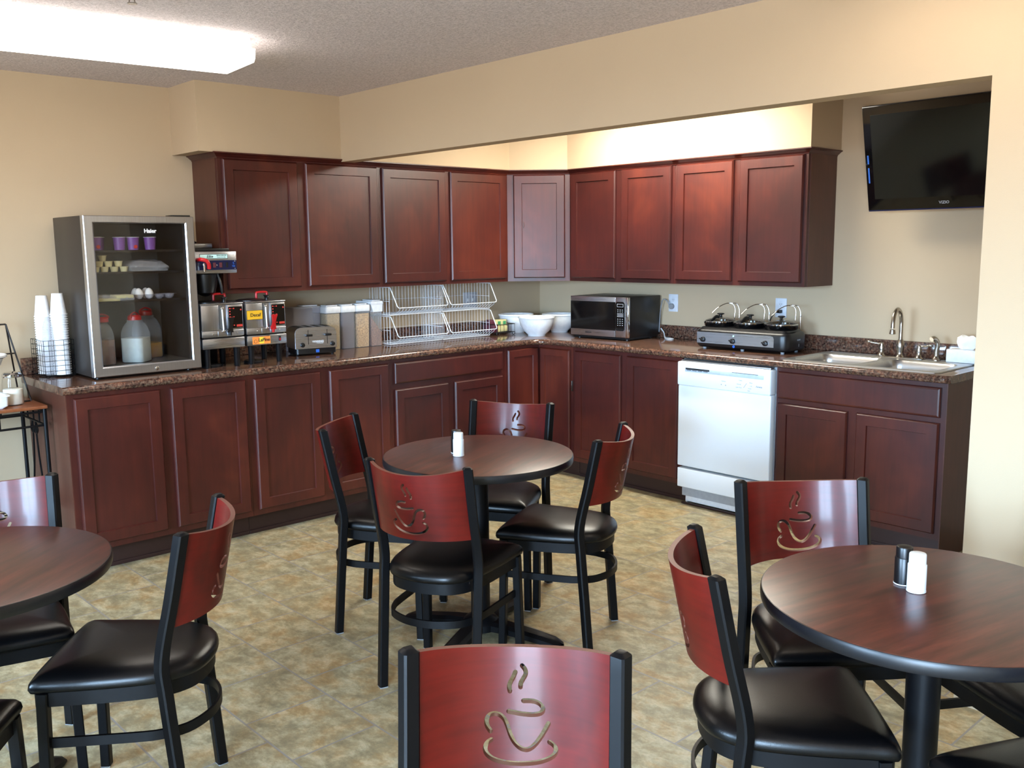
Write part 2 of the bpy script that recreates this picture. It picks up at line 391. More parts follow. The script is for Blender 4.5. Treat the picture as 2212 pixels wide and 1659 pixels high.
ceiling_light('added fluorescent ceiling light behind the photographer, unseen, balancing the light', (-5.6, -5.6, ZC), R(-6), 1.25, 'lampon')  # unseen fixture added behind the camera to balance the room light
t = thing('sprinkler', 'small chrome sprinkler head on the ceiling near the top edge', 'sprinkler', (-3.713, -1.814, ZC))
b = B(); b.lathe([(.03, 0), (.03, -.004), (.012, -.008), (.010, -.025), (.006, -.028)], 16); b.done('escutcheon', 'nickel', t)
b = B(); b.cyl((-.008, 0, -.026), (-.010, 0, -.042), .0025, None, 8); b.cyl((.008, 0, -.026), (.010, 0, -.042), .0025, None, 8); b.lathe([(.016, -.042), (.016, -.045)], 12); b.done('deflector', 'nickel', t)

# ---------------------------------------------------------------- cabinets
# Everything is modelled facing -y with x to the right; FX turns it to the right-hand wall (facing -x).
def ring(x0, x1, z0, z1, i, y): return [(x0+i, y, z0+i), (x1-i, y, z0+i), (x1-i, y, z1-i), (x0+i, y, z1-i)]
def panel(b, x0, x1, z0, z1, yb, th=.02, fr=.058, flat=False):
    """framed door (or slab drawer front) with its back at y=yb, front at yb-th"""
    yf = yb-th
    if flat: b.loft([ring(x0, x1, z0, z1, 0, yb), ring(x0, x1, z0, z1, 0, yf+.008), ring(x0, x1, z0, z1, .004, yf+.003), ring(x0, x1, z0, z1, .011, yf)])
    else: b.loft([ring(x0, x1, z0, z1, 0, yb), ring(x0, x1, z0, z1, 0, yf+.009), ring(x0, x1, z0, z1, .003, yf+.004), ring(x0, x1, z0, z1, .007, yf), ring(x0, x1, z0, z1, fr-.0015, yf), ring(x0, x1, z0, z1, fr+.0015, yf+.009)])
FB = -.608; FU = -.305; RX = -PI/2
def base_cabinet(label, a, e, loc, rz, doors, drawers=(), end=0, hollow=False):
    """box from x=a..e, face at y=FB; doors/drawers = (x0,x1,z0,z1)"""
    t = thing('base_cabinet', label, 'base cabinet', loc, rz)
    b = B()
    if hollow:                                            # open on top for the sink bowls
        b.box(a+.0005, e-.0005, FB, FB+.02, .114, .876); b.box(a+.0005, a+.018, FB+.0205, -.02, .114, .876); b.box(e-.018, e-.0005, FB+.0205, -.02, .114, .876); b.box(a+.0185, e-.0185, FB+.0205, -.02, .114, .13)
    else: b.box(a+.0005, e-.0005, FB, -.02, .114, .876)
    if end: b.mi = 1; xx = (a-.003, a+.001) if end < 0 else (e-.001, e+.003); b.box(xx[0], xx[1], FB+.001, -.02, 0, .875)
    b.done('body', ['cab', 'cabside'], t, 0)
    b = B(); b.box(a+.001, e-.001, -.545, -.53, 0, .1135); b.box(a+.001, e-.001, -.552, -.545, 0, .02, .003); b.done('toe_kick', 'toe', t, 0)
    for q in doors: b = B(); panel(b, *q, FB-.001); b.done('door', 'cab', t, 20)
    for q in drawers: b = B(); panel(b, *q, FB-.001, flat=True); b.done('drawer', 'cab', t, 20)
    return t
DT = .855
base_cabinet('cherry base cabinet with two tall doors under the glass fridge', -3.66, -2.758, (0,0,0), 0,
    [(-3.632, -3.228, .145, DT), (-3.176, -2.775, .145, DT)], end=-1)
base_cabinet('cherry base cabinet with two tall doors under the toaster and coffee servers', -2.758, -1.843, (0,0,0), 0,
    [(-2.728, -2.325, .145, DT), (-2.268, -1.865, .145, DT)])
base_cabinet('cherry base cabinet with one wide drawer over two doors behind the centre table', -1.843, -.929, (0,0,0), 0,
    [(-1.818, -1.414, .145, .695), (-1.362, -.955, .145, .695)], [(-1.818, -.955, .73, DT)])
base_cabinet('cherry base cabinet with two tall doors left of the white dishwasher', .929, 1.811, (0,0,0), RX,
    [(.958, 1.348, .145, DT), (1.396, 1.79, .145, DT)])
base_cabinet('cherry sink cabinet with false drawer front and two doors right of the dishwasher', 2.436, 3.335, (0,0,0), RX,
    [(2.452, 2.852, .145, .685), (2.90, 3.312, .145, .685)], [(2.452, 3.312, .711, DT)], end=1, hollow=True)
# corner base with its folding door
t = thing('corner_base_cabinet', 'cherry corner base cabinet with two narrow folding door leaves', 'base cabinet')
b = B(); o_ = [(-.928, -.02), (-.928, FB), (FB, FB), (FB, -.928), (-.02, -.928), (-.02, -.02)]
b.prism(o_, .114, .876); b.done('body', 'cab', t, 0)
b = B(); b.prism([(-.927, -.5), (-.927, -.545), (-.545, -.545), (-.545, -.927), (-.5, -.927), (-.5, -.5)], 0, .1135); b.done('toe_kick', 'toe', t, 0)
b = B(); panel(b, -.908, -.632, .145, DT, FB-.001, fr=.05); b.done('door', 'cab', t, 20)
b = B(); b.X = M.Rotation(RX, 4, 'Z'); panel(b, .632, .908, .145, DT, FB-.001, fr=.05); b.done('door', 'cab', t, 20)
b = B(); b.box(-.009, .001, -.004, .004, -.035, .035, .001); o = b.done('hinge', 'nickel', t); o.location = (FB-.012, -.932, .62)

ZU0, ZU1 = 1.291, 2.045
def wall_cabinet(label, a, e, rz, doors, end=0):
    t = thing('wall_cabinet', label, 'wall cabinet', (0,0,0), rz)
    b = B(); b.box(a+.0005, e-.0005, FU, -.001, ZU0, ZU1-.001)
    if end: b.mi = 1; xx = (a-.003, a+.001) if end < 0 else (e-.001, e+.003); b.box(xx[0], xx[1], FU+.022, -.001, ZU0, ZU1-.001)
    b.done('body', ['cab', 'cabside'], t, 0)
    for q in doors: b = B(); panel(b, q[0], q[1], 1.314, 2.014, FU-.001); b.done('door', 'cab', t, 20)
wall_cabinet('cherry wall cabinet of two wide doors above the coffee brewer, left end', -2.712, -1.675, 0, [(-2.69, -2.24), (-2.188, -1.695)], -1)
wall_cabinet('cherry wall cabinet of two doors above the white wire baskets', -1.675, -.61, 0, [(-1.655, -1.165), (-1.122, -.635)])
wall_cabinet('cherry wall cabinet of two doors above the microwave', .61, 1.505, RX, [(.632, 1.032), (1.083, 1.484)])
wall_cabinet('cherry wall cabinet of two doors above the triple slow cooker, right end', 1.505, 2.405, RX, [(1.527, 1.934), (1.979, 2.386)], 1)
t = thing('corner_wall_cabinet', 'lighter looking diagonal corner wall cabinet with a single narrow door', 'wall cabinet')
b = B(); b.prism([(-.6095, -.001), (-.6095, -.305), (-.305, -.6095), (-.001, -.6095), (-.001, -.001)], ZU0, ZU1-.001); b.done('body', 'cab', t, 0)
b = B(); b.X = M.Translation((-.4575, -.4575, 0)) @ M.Rotation(-PI/4, 4, 'Z'); panel(b, -.172, .182, 1.314, 2.014, -.001); b.done('door', 'cab', t, 20)
b = B(); b.X = M.Translation((-.4575, -.4575, 0)) @ M.Rotation(-PI/4, 4, 'Z'); b.tube(spline([(-.105, -.0165, 1.655), (-.098, -.0165, 1.675), (-.104, -.0165, 1.70)], 4), .002, 6); b.done('scratch', 'cabside', t)
# crown strip along the cabinet tops
b = B(); pth = [(-2.712, 0), (-2.712, -.307), (-.611, -.307), (-.307, -.611), (-.307, -2.405), (0, -2.405)]
def offs(P, d):
    out = []
    for i, p in enumerate(P):
        p = V(p); n = []
        if i: a = (p-V(P[i-1])).normalized(); n.append(V((a.y, -a.x)))
        if i < len(P)-1: a = (V(P[i+1])-p).normalized(); n.append(V((a.y, -a.x)))
        if len(n) == 1: out.append(p+n[0]*-d if False else p+n[0]*d); continue
        m = (n[0]+n[1]).normalized(); out.append(p+m*(d/m.dot(n[0])))
    return out
prof = [(0, 2.016), (.004, 2.016), (.006, 2.022), (.014, 2.028), (.026, 2.038), (.034, 2.041), (.034, 2.047), (0, 2.047)]
R_ = [offs(pth, d) for d, z in prof]
b.loft([[(R_[k][i].x, R_[k][i].y, prof[k][1]) for k in range(len(prof))] for i in range(len(pth))])
struct(b.done('trim_1', 'cab', None, 25))

# ---------------------------------------------------------------- countertop
ZT = .914; TH = .038; FC = .640
t = thing('countertop', 'brown speckled granite look countertop running round the corner', 'countertop')
b = B()
def csec(f, bk):
    """section from the front edge point f to the back point bk"""
    f = V((f[0], f[1], 0)); bk = V((bk[0], bk[1], 0)); n = (f-bk).normalized(); P = [bk+V((0, 0, ZT))]
    r = TH/2
    for k in range(9):
        a = PI/2-PI*k/8; P.append(f-n*r+n*r*math.cos(a)+V((0, 0, ZT-r+r*math.sin(a))))
    P.append(bk+V((0, 0, ZT-TH))); return P
st = [((-3.68, -FC), (-3.68, -.002))]
rr = .10; c0 = -FC-rr
st.append(((c0, -FC), (c0, -.002)))
N = 10
for k in range(1, N):
    a = PI/2*k/N; fx, fy = c0+rr*math.sin(a), c0+rr*math.cos(a)
    if k <= N/2: q = k/(N/2); bx, by = c0+(-.002-c0)*q, -.002
    else: q = (k-N/2)/(N/2); bx, by = -.002, -.002+(c0+.002)*q
    st.append(((fx, fy), (bx, by)))
st.append(((-FC, c0), (-.002, c0)))
SY0, SY1, SX0, SX1 = -2.475, -3.255, -.575, -.135          # sink cut-out
st.append(((-FC, SY0), (-.002, SY0)))
b.loft([csec(*s) for s in st])
b.loft([csec((-FC, y), (SX0, y)) for y in (SY0, SY1)])
b.box(SX1, -.002, SY1, SY0, ZT-TH, ZT)
b.loft([csec((-FC, SY1), (-.002, SY1)), csec((-FC, -3.33), (-.002, -3.33)), csec((-FC+.02, -3.352), (-.002, -3.352))])
b.done('worktop', 'granite', t, 40)
b = B(); b.box(-3.68, -.003, -.022, -.003, ZT+.0005, 1.0, .003); b.box(-.022, -.003, -3.352, -.0225, ZT+.0005, 1.0, .003); b.done('backsplash', 'granite', t, 30)

# ---------------------------------------------------------------- dishwasher
t = thing('dishwasher', 'white dishwasher between the cherry base cabinets', 'dishwasher', (0,0,0), RX)
b = B(); b.box(1.816, 2.431, -.60, -.05, .05, .872); b.done('tub', 'grey', t, 0)
b = B(); b.box(1.815, 2.43, -.652, -.60, .243, .722, .006, 3); b.done('door', 'white', t)
b = B(); b.box(1.814, 2.431, -.664, -.60, .7225, .862, .010, 3); 
b.mi = 1; b.box(1.87, 2.39, -.6655, -.66, .806, .830, .002)
b.mi = 2; b.box(1.876, 2.04, -.667, -.664, .819, .829, .001)
for k in range(4): b.box(1.885+.038*k, 1.915+.038*k, -.6675, -.665, .8145, .8175)
b.box(2.19, 2.355, -.667, -.665, .8285, .831)
o = b.done('control_panel', ['white', 'greyln', 'ink'], t)
def tx(y, x, z): return M.Translation((x, y, z)) @ M.Rotation(PI/2, 4, 'X')
b = B(); b.text('Amana', .014, tx(-.6645, 2.362, .765), shear=.2, bold=.0004)
for s_, x_, z_ in (('Options', 2.135, .775), ('Cycles', 2.245, .79), ('Normal', 2.235, .768), ('Light Wash', 2.235, .75), ('Rinse', 2.312, .782), ('Off', 2.312, .764), ('Drain', 2.305, .75), ('Start', 2.30, .737)): b.text(s_, .0085, tx(-.6645, x_, z_))
b.box(2.118, 2.124, -.6646, -.664, .752, .758); b.box(2.146, 2.152, -.6646, -.664, .750, .756)
b.X = M.Translation((2.275, -.6645, .764)) @ M.Rotation(R(-55), 4, 'Y'); b.box(-.016, .016, -.0004, .0003, -.0012, .0012); b.done('lettering', 'grey', o, 0)
b = B(); b.box(1.816, 2.429, -.652, -.60, .114, .229, .006, 3); b.done('access_panel', 'white', t)
b = B(); b.box(1.835, 2.41, -.59, -.57, .015, .1125, .003); b.box(1.82, 1.834, -.57, -.55, .0, .112); b.done('toe_panel', 'whitepl', t)
b = B(); b.box(1.83, 2.42, -.645, -.5, .8625, .8715, .002); b.done('mounting_strip', 'steel', t)
b = B(); b.box(1.818, 2.43, -.612, -.595, 0.0, .012, .004); tag(b.done('wood_strip', 'toe'), 'thin dark wood strip on the floor under the dishwasher', 'trim strip').rotation_euler = (0, 0, RX)

# ---------------------------------------------------------------- chairs
LEAN = (-.122, .50, -.190, .833)                       # y,z where the back starts to lean and at the top
def ypost(z): return LEAN[0]+(LEAN[2]-LEAN[0])*(z-LEAN[1])/(LEAN[3]-LEAN[1])
ZP0, ZP1, RB = .580, .826, .2324; A40 = math.asin(.171/RB)      # panel foot, head, bend radius
def bent(x, z, off=0):
    a = math.asin(max(-1, min(1, x/RB))); r = RB+off
    return (r*math.sin(a), ypost(z)-r*math.cos(a)+RB*math.cos(A40), z)
STROKES = [
 [(1102,318),(1085,362),(1060,408),(1050,450),(1057,486)],
 [(1162,260),(1188,292),(1193,332),(1168,380),(1150,415),(1147,448)],
 [(1172,568),(1250,565),(1308,582),(1337,622),(1315,664),(1245,684),(1150,682),(1048,663)],
 [(905,830),(878,785),(868,735),(886,692),(928,678),(975,692),(1015,732),(1042,795),(1066,870),(1102,940),(1150,985),(1200,993),(1250,958),(1300,890),(1340,820),(1378,745)],
 [(912,905),(878,932),(868,980),(888,1032),(945,1080),(1040,1112),(1150,1118),(1270,1098),(1368,1050),(1418,1000),(1428,950),(1406,920),(1380,906)]]
def capsule(pts, h):
    P = [V((p[0], p[1])) for p in spline([(x, y, 0) for x, y in pts], 4)]; L = []; Rr = []
    for i, p in enumerate(P):
        d = (P[min(i+1, len(P)-1)]-P[max(i-1, 0)]).normalized(); n = V((-d.y, d.x)); L.append(p+n*h); Rr.append(p-n*h)
    def cap(p, d): 
        a0 = math.atan2(d.y, d.x); return [p+V((math.cos(a0+PI/2-PI*k/6), math.sin(a0+PI/2-PI*k/6)))*h for k in range(1, 6)]
    e = cap(P[-1], (P[-1]-P[-2])); s0 = cap(P[0], (P[0]-P[1]))
    return L + e + Rr[::-1] + s0
def make_backrest():
    b = B(); nx, nz = 36, 14; rings = []
    for i in range(nx+1):
        x = -.171+.342*i/nx; col = []
        ztop = ZP1-.018*(1-(x/.171)**2)                        # the head of the panel dips in the middle
        for k in range(nz+1): col.append(bent(x, ZP0+(ztop-ZP0)*k/nz, 0))
        for k in range(nz, -1, -1): col.append(bent(x, ZP0+(ztop-ZP0)*k/nz, .0125))
        rings.append(col)
    b.loft(rings); o = b.done('backrest', 'chairwood', None, 0)
    cu = B()
    for st_ in STROKES:
        pts = []
        for px, py in st_:
            w = .345/(1565-(py-130)*.213); pts.append((-(px-1113)*w*.92, ZP1-.018-(py-95)*.000200))
        poly = capsule(pts, .0043)
        cu.loft([[(x, -.36, z) for x, z in poly], [(x, -.06, z) for x, z in poly]])
    k = cu.done('cutter', 'ply', None, 0)
    md = o.modifiers.new('cut', 'BOOLEAN'); md.object = k; md.operation = 'DIFFERENCE'; md.solver = 'EXACT'
    bpy.context.view_layer.update(); dg = bpy.context.evaluated_depsgraph_get()
    me = bpy.data.meshes.new_from_object(o.evaluated_get(dg)); o.modifiers.clear(); o.data = me
    bpy.data.objects.remove(k)
    if len(me.materials) < 2: me.materials.append(MT['ply'])
    else: me.materials[1] = MT['ply']
    for f in me.polygons:                                     # edges of the sheet show the plies
        n = f.normal; cx_, cy_, cz_ = f.center; a = math.asin(max(-1, min(1, cx_/(RB+.006)))); rad = V((math.sin(a), -math.cos(a), -.2)).normalized()
        f.material_index = 1 if abs(n.dot(rad)) < .75 else 0
    me.shade_smooth(); me.set_sharp_from_angle(angle=R(30)); return o
SEAT = [(0,.222),(.10,.221),(.165,.218),(.197,.212),(.203,.195),(.199,.15),(.193,.06),(.183,-.03),(.168,-.10),(.14,-.155),(.09,-.192),(0,-.208)]
SEAT = SEAT + [(-x, y) for x, y in SEAT[-2:0:-1]]
SO = [(p.x, p.y) for p in spline([(x, y, 0) for x, y in SEAT], 4, True)]
def sc_(s, z, cy_=.01): return [(x*s, (y-cy_)*s+cy_, z) for x, y in SO]
def make_chair(label, loc, rz, group):
    t = thing('dining_chair', label, 'chair', loc, rz, group)
    b = B(); b.loft([sc_(.94, .424), sc_(.985, .427), sc_(1.0, .436), sc_(.99, .448), sc_(.955, .458), sc_(.88, .467), sc_(.76, .4735), sc_(.55, .478), sc_(.3, .480)])
    b.done('seat', 'vinyl', t, 60)
    b = B(); b.loft([sc_(.945, .386), sc_(.945, .4235), sc_(.90, .4235), sc_(.90, .386)], loop=True); b.box(-.15, .15, -.12, .18, .414, .4225)
    b.done('seat_frame', 'blk', t, 30)
    br_ = make_backrest(); br_.parent = t
    for s in (-1, 1):                                     # rear leg runs on up as the back post
        P = spline([(s*.183, -.155, .004), (s*.183, -.140, .20), (s*.183, -.124, .40), (s*.183, -.120, .50), (s*.184, ypost(.66), .66), (s*.186, ypost(.825), .825)], 5)
        b = B(); ang = s*R(37); rings = []
        def sq(p, h, k=1.0):
            return [(p.x+(a*math.cos(ang)-e*math.sin(ang))*k, p.y+(a*math.sin(ang)+e*math.cos(ang))*k, p.z) for a, e in SQ(.031, .031, .004)]
        for p in P: rings.append(sq(p, 1))
        top = P[-1]; rings.append(sq(top+V((0, -.001, .003)), 1)); rings.append(sq(top+V((0, -.002, .009)), 1, .55))
        b.loft(rings); l = b.done('leg', 'blk', t, 35)
        b = B(); b.box(-.0145, .0145, -.0145, .0145, 0, .0045, .001); g = b.done('glide', 'glide', l, 0); g.location = (s*.183, -.155, 0); g.rotation_euler = (0, 0, ang)
    for s in (-1, 1):
        b = B(); b.sweep([(s*.196, .188, .004), (s*.192, .184, .20), (s*.188, .180, .40), (s*.187, .179, .4235)], SQ(.028, .028, .003), upv=(0, 1, 0)); l = b.done('leg', 'blk', t, 35)
        b = B(); b.box(-.0135, .0135, -.0135, .0135, 0, .0045, .001); g = b.done('glide', 'glide', l, 0); g.location = (s*.196, .188, 0)
    P = [(x*.93, y*1.0, .285) for x, y in [(p.x, p.y) for p in spline([(.197,.175,0),(.19,.06,0),(.182,-.05,0),(.172,-.10,0),(.140,-.158,0),(.07,-.195,0),(0,-.205,0),(-.07,-.195,0),(-.140,-.158,0),(-.172,-.10,0),(-.182,-.05,0),(-.19,.06,0),(-.197,.175,0)], 4)]]
    b = B(); b.sweep(P, [(-.004, -.013), (.004, -.013), (.005, 0), (.004, .013), (-.004, .013)], upv=(0, 0, 1)); b.done('foot_ring', 'blk', t, 40)
    return t
CH = [
 ('cup cut-out chair at the centre table with its back to the camera, nearest left', -3.055, -2.634, -67.5, 'chairs at the centre table'),
 ('cup cut-out chair on the left side of the centre table, before the base cabinets', -2.885, -2.025, -142, 'chairs at the centre table'),
 ('cup cut-out chair at the right side of the centre table, seat turned left', -2.468, -2.640, 26, 'chairs at the centre table'),
 ('cup cut-out chair behind the centre table, facing the camera, below the corner cabinet', -2.346, -2.118, 118.3, 'chairs at the centre table'),
 ('large foreground chair back with gold toned cup cut-out at the bottom centre', -4.120, -4.112, 133.4, None),
 ('side-on black seated chair at the left table, nearest its right edge', -4.141, -2.637, 50.7, 'chairs at the left table'),
 ('chair behind the left table, red back cut by the left picture edge', -4.370, -2.129, 165.5, 'chairs at the left table'),
 ('chair at the bottom left corner, only its seat corner and legs showing', -4.745, -2.800, -33, 'chairs at the left table'),
 ('chair at the left of the right table, seen from behind its curved back', -3.157, -4.023, -136.7, 'chairs at the right table'),
 ('chair behind the right table before the dishwasher, with a bright sheen on its back', -2.669, -3.850, 139.5, 'chairs at the right table'),
 ('chair on the far right of the right table, seat under the table top', -2.525, -4.382, 60, 'chairs at the right table'),
 ('chair at the bottom right corner, only the front of its black seat showing', -3.060, -4.640, -27, 'chairs at the right table')]
ch0 = None
for lab, x, y, a, g in CH:
    if ch0 is None: ch0 = make_chair(lab, (x, y, 0), R(a), g)
    else:
        k = dup(ch0, (x, y, 0), R(a), lab, g)
        if g is None and 'group' in k: del k['group']

# ---------------------------------------------------------------- pedestal tables
TT, TR_ = .735, .370
def make_table(label, x, y, rz):
    t = thing('pedestal_table', label, 'table', (x, y, 0), rz, 'round pedestal tables')
    b = B(); b.lathe([(TR_-.006, TT-.028), (TR_-.004, TT-.0005), (TR_-.006, TT)], 96); b.done('tabletop', 'table', t, 30)
    b = B(); n = 96; pr = [(TR_-.007, TT-.0305), (TR_-.002, TT-.0305), (TR_, TT-.026), (TR_+.001, TT-.015), (TR_, TT-.005), (TR_-.002, TT-.0012), (TR_-.0055, TT-.0008)]
    rg = [[(r*math.cos(2*PI*k/n), r*math.sin(2*PI*k/n), z) for r, z in pr] for k in range(n)]; b.loft(rg, loop=True); b.done('edge_band', 'tmold', t, 50)
    b = B(); b.cyl((0,0,.06), (0,0,TT-.035), .038, None, 32); b.done('column', 'blk', t)
    b = B(); b.lathe([(.13, TT-.045), (.13, TT-.036), (.11, TT-.031)], 24); 
    for k in range(4):
        a = k*PI/2; d = V((math.cos(a), math.sin(a), 0)); b.sweep([d*.03+V((0,0,TT-.05)), d*.26+V((0,0,TT-.037))], SQ(.03, .012, .002), upv=(0,0,1))
    b.done('mounting_plate', 'blk', t)
    b = B(); b.lathe([(.075, .028), (.075, .055), (.062, .07), (.045, .078), (.040, .085)], 28); b.done('hub', 'blk', t)
    for k in range(4):
        a = k*PI/2; d = V((math.cos(a), math.sin(a), 0)); n_ = V((-d.y, d.x, 0)); b = B(); rings = []
        for q, w, z0, z1 in ((.05, .040, .03, .064), (.12, .038, .028, .060), (.24, .036, .016, .045), (.315, .034, .008, .034), (.345, .026, .006, .022), (.356, .008, .006, .012)):
            rings.append([d*q+n_*-w+V((0,0,z0)), d*q+n_*w+V((0,0,z0)), d*q+n_*w+V((0,0,z1-.010)), d*q+n_*(w-.016)+V((0,0,z1)), d*q+n_*-(w-.016)+V((0,0,z1)), d*q+n_*-w+V((0,0,z1-.010))])
        b.loft(rings); l = b.done('base_arm', 'blk', t, 30)
        b = B(); b.cyl((0,0,0), (0,0,.009), .014, None, 12); g = b.done('glide', 'blkpl', l); g.location = d*.32
    return t
T1 = make_table('round mahogany pedestal table in the centre with four chairs', -2.715, -2.415, R(22))
dup(T1, (-2.958, -4.267, 0), R(-12), 'round mahogany pedestal table at the right, nearest the camera')
dup(T1, (-4.526, -2.472, 0), R(40), 'round mahogany pedestal table at the left, cut by the picture edge')
def shaker(label, x, y, body, group):
    t = thing('shaker', label, 'shaker', (x, y, TT+.0005), 0, group)
    b = B(); b.lathe([(.0205, 0), (.0218, .001), (.0218, .003)], 24); b.done('base_rim', 'whitepl', t)
    b = B(); b.lathe([(.0205, .003), (.0212, .004), (.0208, .064), (.0200, .0655)], 24); b.done('body', body, t)
    b = B(); b.lathe([(.0190, .0655), (.0188, .088), (.0178, .0905), (.015, .0915)], 24); b.done('cap', body, t)
g_ = 'salt and pepper shakers on the tables'
shaker('white salt shaker on the centre table', -2.795, -2.392, 'white', g_)
shaker('black pepper shaker hidden behind the white one on the centre table', -2.767, -2.345, 'blkpl', g_)
shaker('white salt shaker on the right table', -2.952, -4.236, 'white', g_)
shaker('black pepper shaker behind the white one on the right table', -2.925, -4.193, 'blkpl', g_)

# ---------------------------------------------------------------- glass door fridge and what it holds
FX0, FX1, FY, FZ0, FZ1 = -3.489, -2.950, -.50, .926, 1.697
t = thing('beverage_fridge', 'stainless framed glass door countertop fridge at the left end of the counter', 'fridge', (0, 0, ZT))
zo = -ZT
b = B(); y0, y1 = FY+.045, -.065
b.box(FX0, FX0+.03, y0, y1, FZ0+zo, FZ1+zo, .003); b.box(FX1-.03, FX1, y0, y1, FZ0+zo, FZ1+zo, .003)
b.box(FX0+.03, FX1-.03, y0, y1, FZ1-.03+zo, FZ1+zo); b.box(FX0+.03, FX1-.03, y0, y1, FZ0+zo, FZ0+.04+zo); b.box(FX0+.03, FX1-.03, y1-.02, y1, FZ0+.04+zo, FZ1-.03+zo)
b.done('cabinet', 'fridge', t, 30)
b = B(); b.box(FX0+.0305, FX1-.0305, y1-.024, y1-.0205, FZ0+.041+zo, FZ1-.031+zo); b.box(FX0+.0305, FX1-.0305, y0+.005, y1-.0245, FZ0+.0405+zo, FZ0+.044+zo); b.done('liner', 'fridgein', t, 0)
b = B(); z0, z1 = FZ0+zo, FZ1+zo
def frm(i, y): return [(FX0+i, y, z0+i*1.05), (FX1-i, y, z0+i*1.05), (FX1-i, y, z1-i*.75), (FX0+i, y, z1-i*.75)]
b.loft([frm(0, FY+.040), frm(0, FY+.004), frm(.004, FY), frm(.040, FY), frm(.046, FY+.005), frm(.046, FY+.040)], loop=True); d_ = b.done('door', 'steel', t, 20)
b = B(); b.box(FX0+.0465, FX1-.0465, FY+.010, FY+.016, z0+.049, z1-.0352); tag_part(b.done('glass_pane', 'doorglass', d_, 0), 'dark tinted glass pane')
b = B(); b.text('Haier', .027, XT(-3.172, FY+.008, 1.625-ZT), bold=.0008); b.done('lettering', 'whitepl', d_, 0)
b = B(); b.lathe([(.010, 0), (.010, .003), (.008, .004)], 20, (-3.185, FY, FZ0+.020+zo), mat=M.Rotation(PI/2, 4, 'X')); b.mi = 1; b.box(-3.186, -3.184, FY-.0045, FY-.004, FZ0+.014+zo, FZ0+.026+zo); b.done('lock', ['chrome', 'ink'], d_)
for z in (1.53, 1.425, 1.285):
    b = B()
    for k in range(24): x = FX0+.036+k*.0203; b.cyl((x, y0+.03, z+zo), (x, y1-.025, z+zo), .0016, None, 5)
    for y in (y0+.03, y1-.026): b.cyl((FX0+.031, y, z-.003+zo), (FX1-.031, y, z-.003+zo), .0022, None, 6)
    b.box(FX0+.031, FX1-.031, y0+.022, y0+.026, z-.008+zo, z+.004+zo, .001); b.done('shelf', 'bronze', t)
for x in (FX0+.04, FX1-.04):
    for y in (y0+.03, y1-.03): b = B(); b.cyl((x, y, .0005), (x, y, FZ0+zo), .014, None, 12); b.done('foot', 'blkpl', t)
b = B(); b.box(FX1-.10, FX1-.005, y0-.02, y0+.06, z1+.0003, z1+.008, .002); b.done('hinge_cover', 'blkpl', t)
def cupprof(n, lab, x, y, z, prof, mat, grp, cat, extra=None, seg=20):
    b = B(); b.lathe(prof, seg); o = b.done(n, mat if isinstance(mat, list) else [mat], None); o.location = (x, y, z); return tag(o, lab, cat, grp)
gy = -.40
# purple yogurt pots
for i, (x, lab) in enumerate([(-3.405, 'purple yogurt pot with red berry print, leftmost on the top fridge shelf'), (-3.372, 'purple yogurt pot half behind the leftmost one'), (-3.292, 'purple yogurt pot in the middle of the top fridge shelf'), (-3.225, 'purple yogurt pot with red berry print right of the middle'), (-3.140, 'purple yogurt pot, rightmost on the top fridge shelf')]):
    t = thing('yogurt_pot', lab, 'yogurt pot', (x, gy+(.06 if i == 1 else 0), 1.532), R(40*i), 'yogurt pots on the top fridge shelf')
    b = B(); b.lathe([(.022, 0), (.024, .002), (.029, .062), (.030, .063)], 24); b.done('pot', 'purple', t)
    b = B(); b.lathe([(.031, .063), (.0315, .0645), (.029, .066)], 24); b.done('lid', 'whitepl', t)
    if i in (0, 3): b = B(); b.X = M.Rotation(R(-40*i), 4, 'Z'); b.lathe([(.010, 0), (.008, .002), (.001, .003)], 12, (.003, -.0245, .018), mat=M.Rotation(PI/2, 4, 'X')); b.done('berry_print', 'redprint', t)
k = 0
for row, xs in ((0, (-3.415, -3.372, -3.325, -3.278)), (1, (-3.392, -3.348, -3.300)), (2, (-3.372,))):
    for x in xs:
        z = 1.427+.0275*row; i_ = xs.index(x); side = ['leftmost', 'second from the left', 'third from the left', 'rightmost'][i_ if i_ < len(xs)-1 else 3]
        cupprof('butter_tub', ['pale butter tub of the bottom layer on the second fridge shelf, '+side, 'pale butter tub of the middle layer on the second fridge shelf, '+side, 'pale butter tub alone on top of the stack on the second fridge shelf'][row], x, gy+.01*row, z, [(.015, 0), (.0195, .024), (.021, .0245), (.021, .0265)], 'butter', 'butter tubs on the second fridge shelf', 'butter tub')
b = B(); b.loft([[(-3.25, gy-.03, 0), (-3.07, gy-.03, 0), (-3.07, gy+.12, 0), (-3.25, gy+.12, 0)], [(-3.255, gy-.035, .028), (-3.065, gy-.035, .022), (-3.065, gy+.12, .035), (-3.255, gy+.12, .03)], [(-3.22, gy, .052), (-3.09, gy-.01, .045), (-3.08, gy+.1, .06), (-3.23, gy+.1, .055)]])
bmesh.ops.subdivide_edges(b.bm, edges=b.bm.edges[:], cuts=3, use_grid_fill=True)
for v in b.bm.verts: v.co += V((random.uniform(-1, 1), random.uniform(-1, 1), random.uniform(-1, 1)))*.004*(1 if v.co.z > .005 else 0)
for v in b.bm.verts: v.co.z = max(v.co.z, 0)
o = b.done('plastic_bag', 'film', None, 80); o.location = (0, 0, 1.428); tag(o, 'crumpled clear plastic bag on the right of the second fridge shelf', 'plastic bag')
t = thing('egg_tray', 'clear plastic egg tray on the third fridge shelf', 'egg tray', (-3.12, gy+.02, 1.287))
b = B()
for i in range(4):
    for j in range(2): b.lathe([(.010, 0), (.021, .010), (.0245, .024)], 16, (-.085+.052*i, .045*j, 0), True, False)
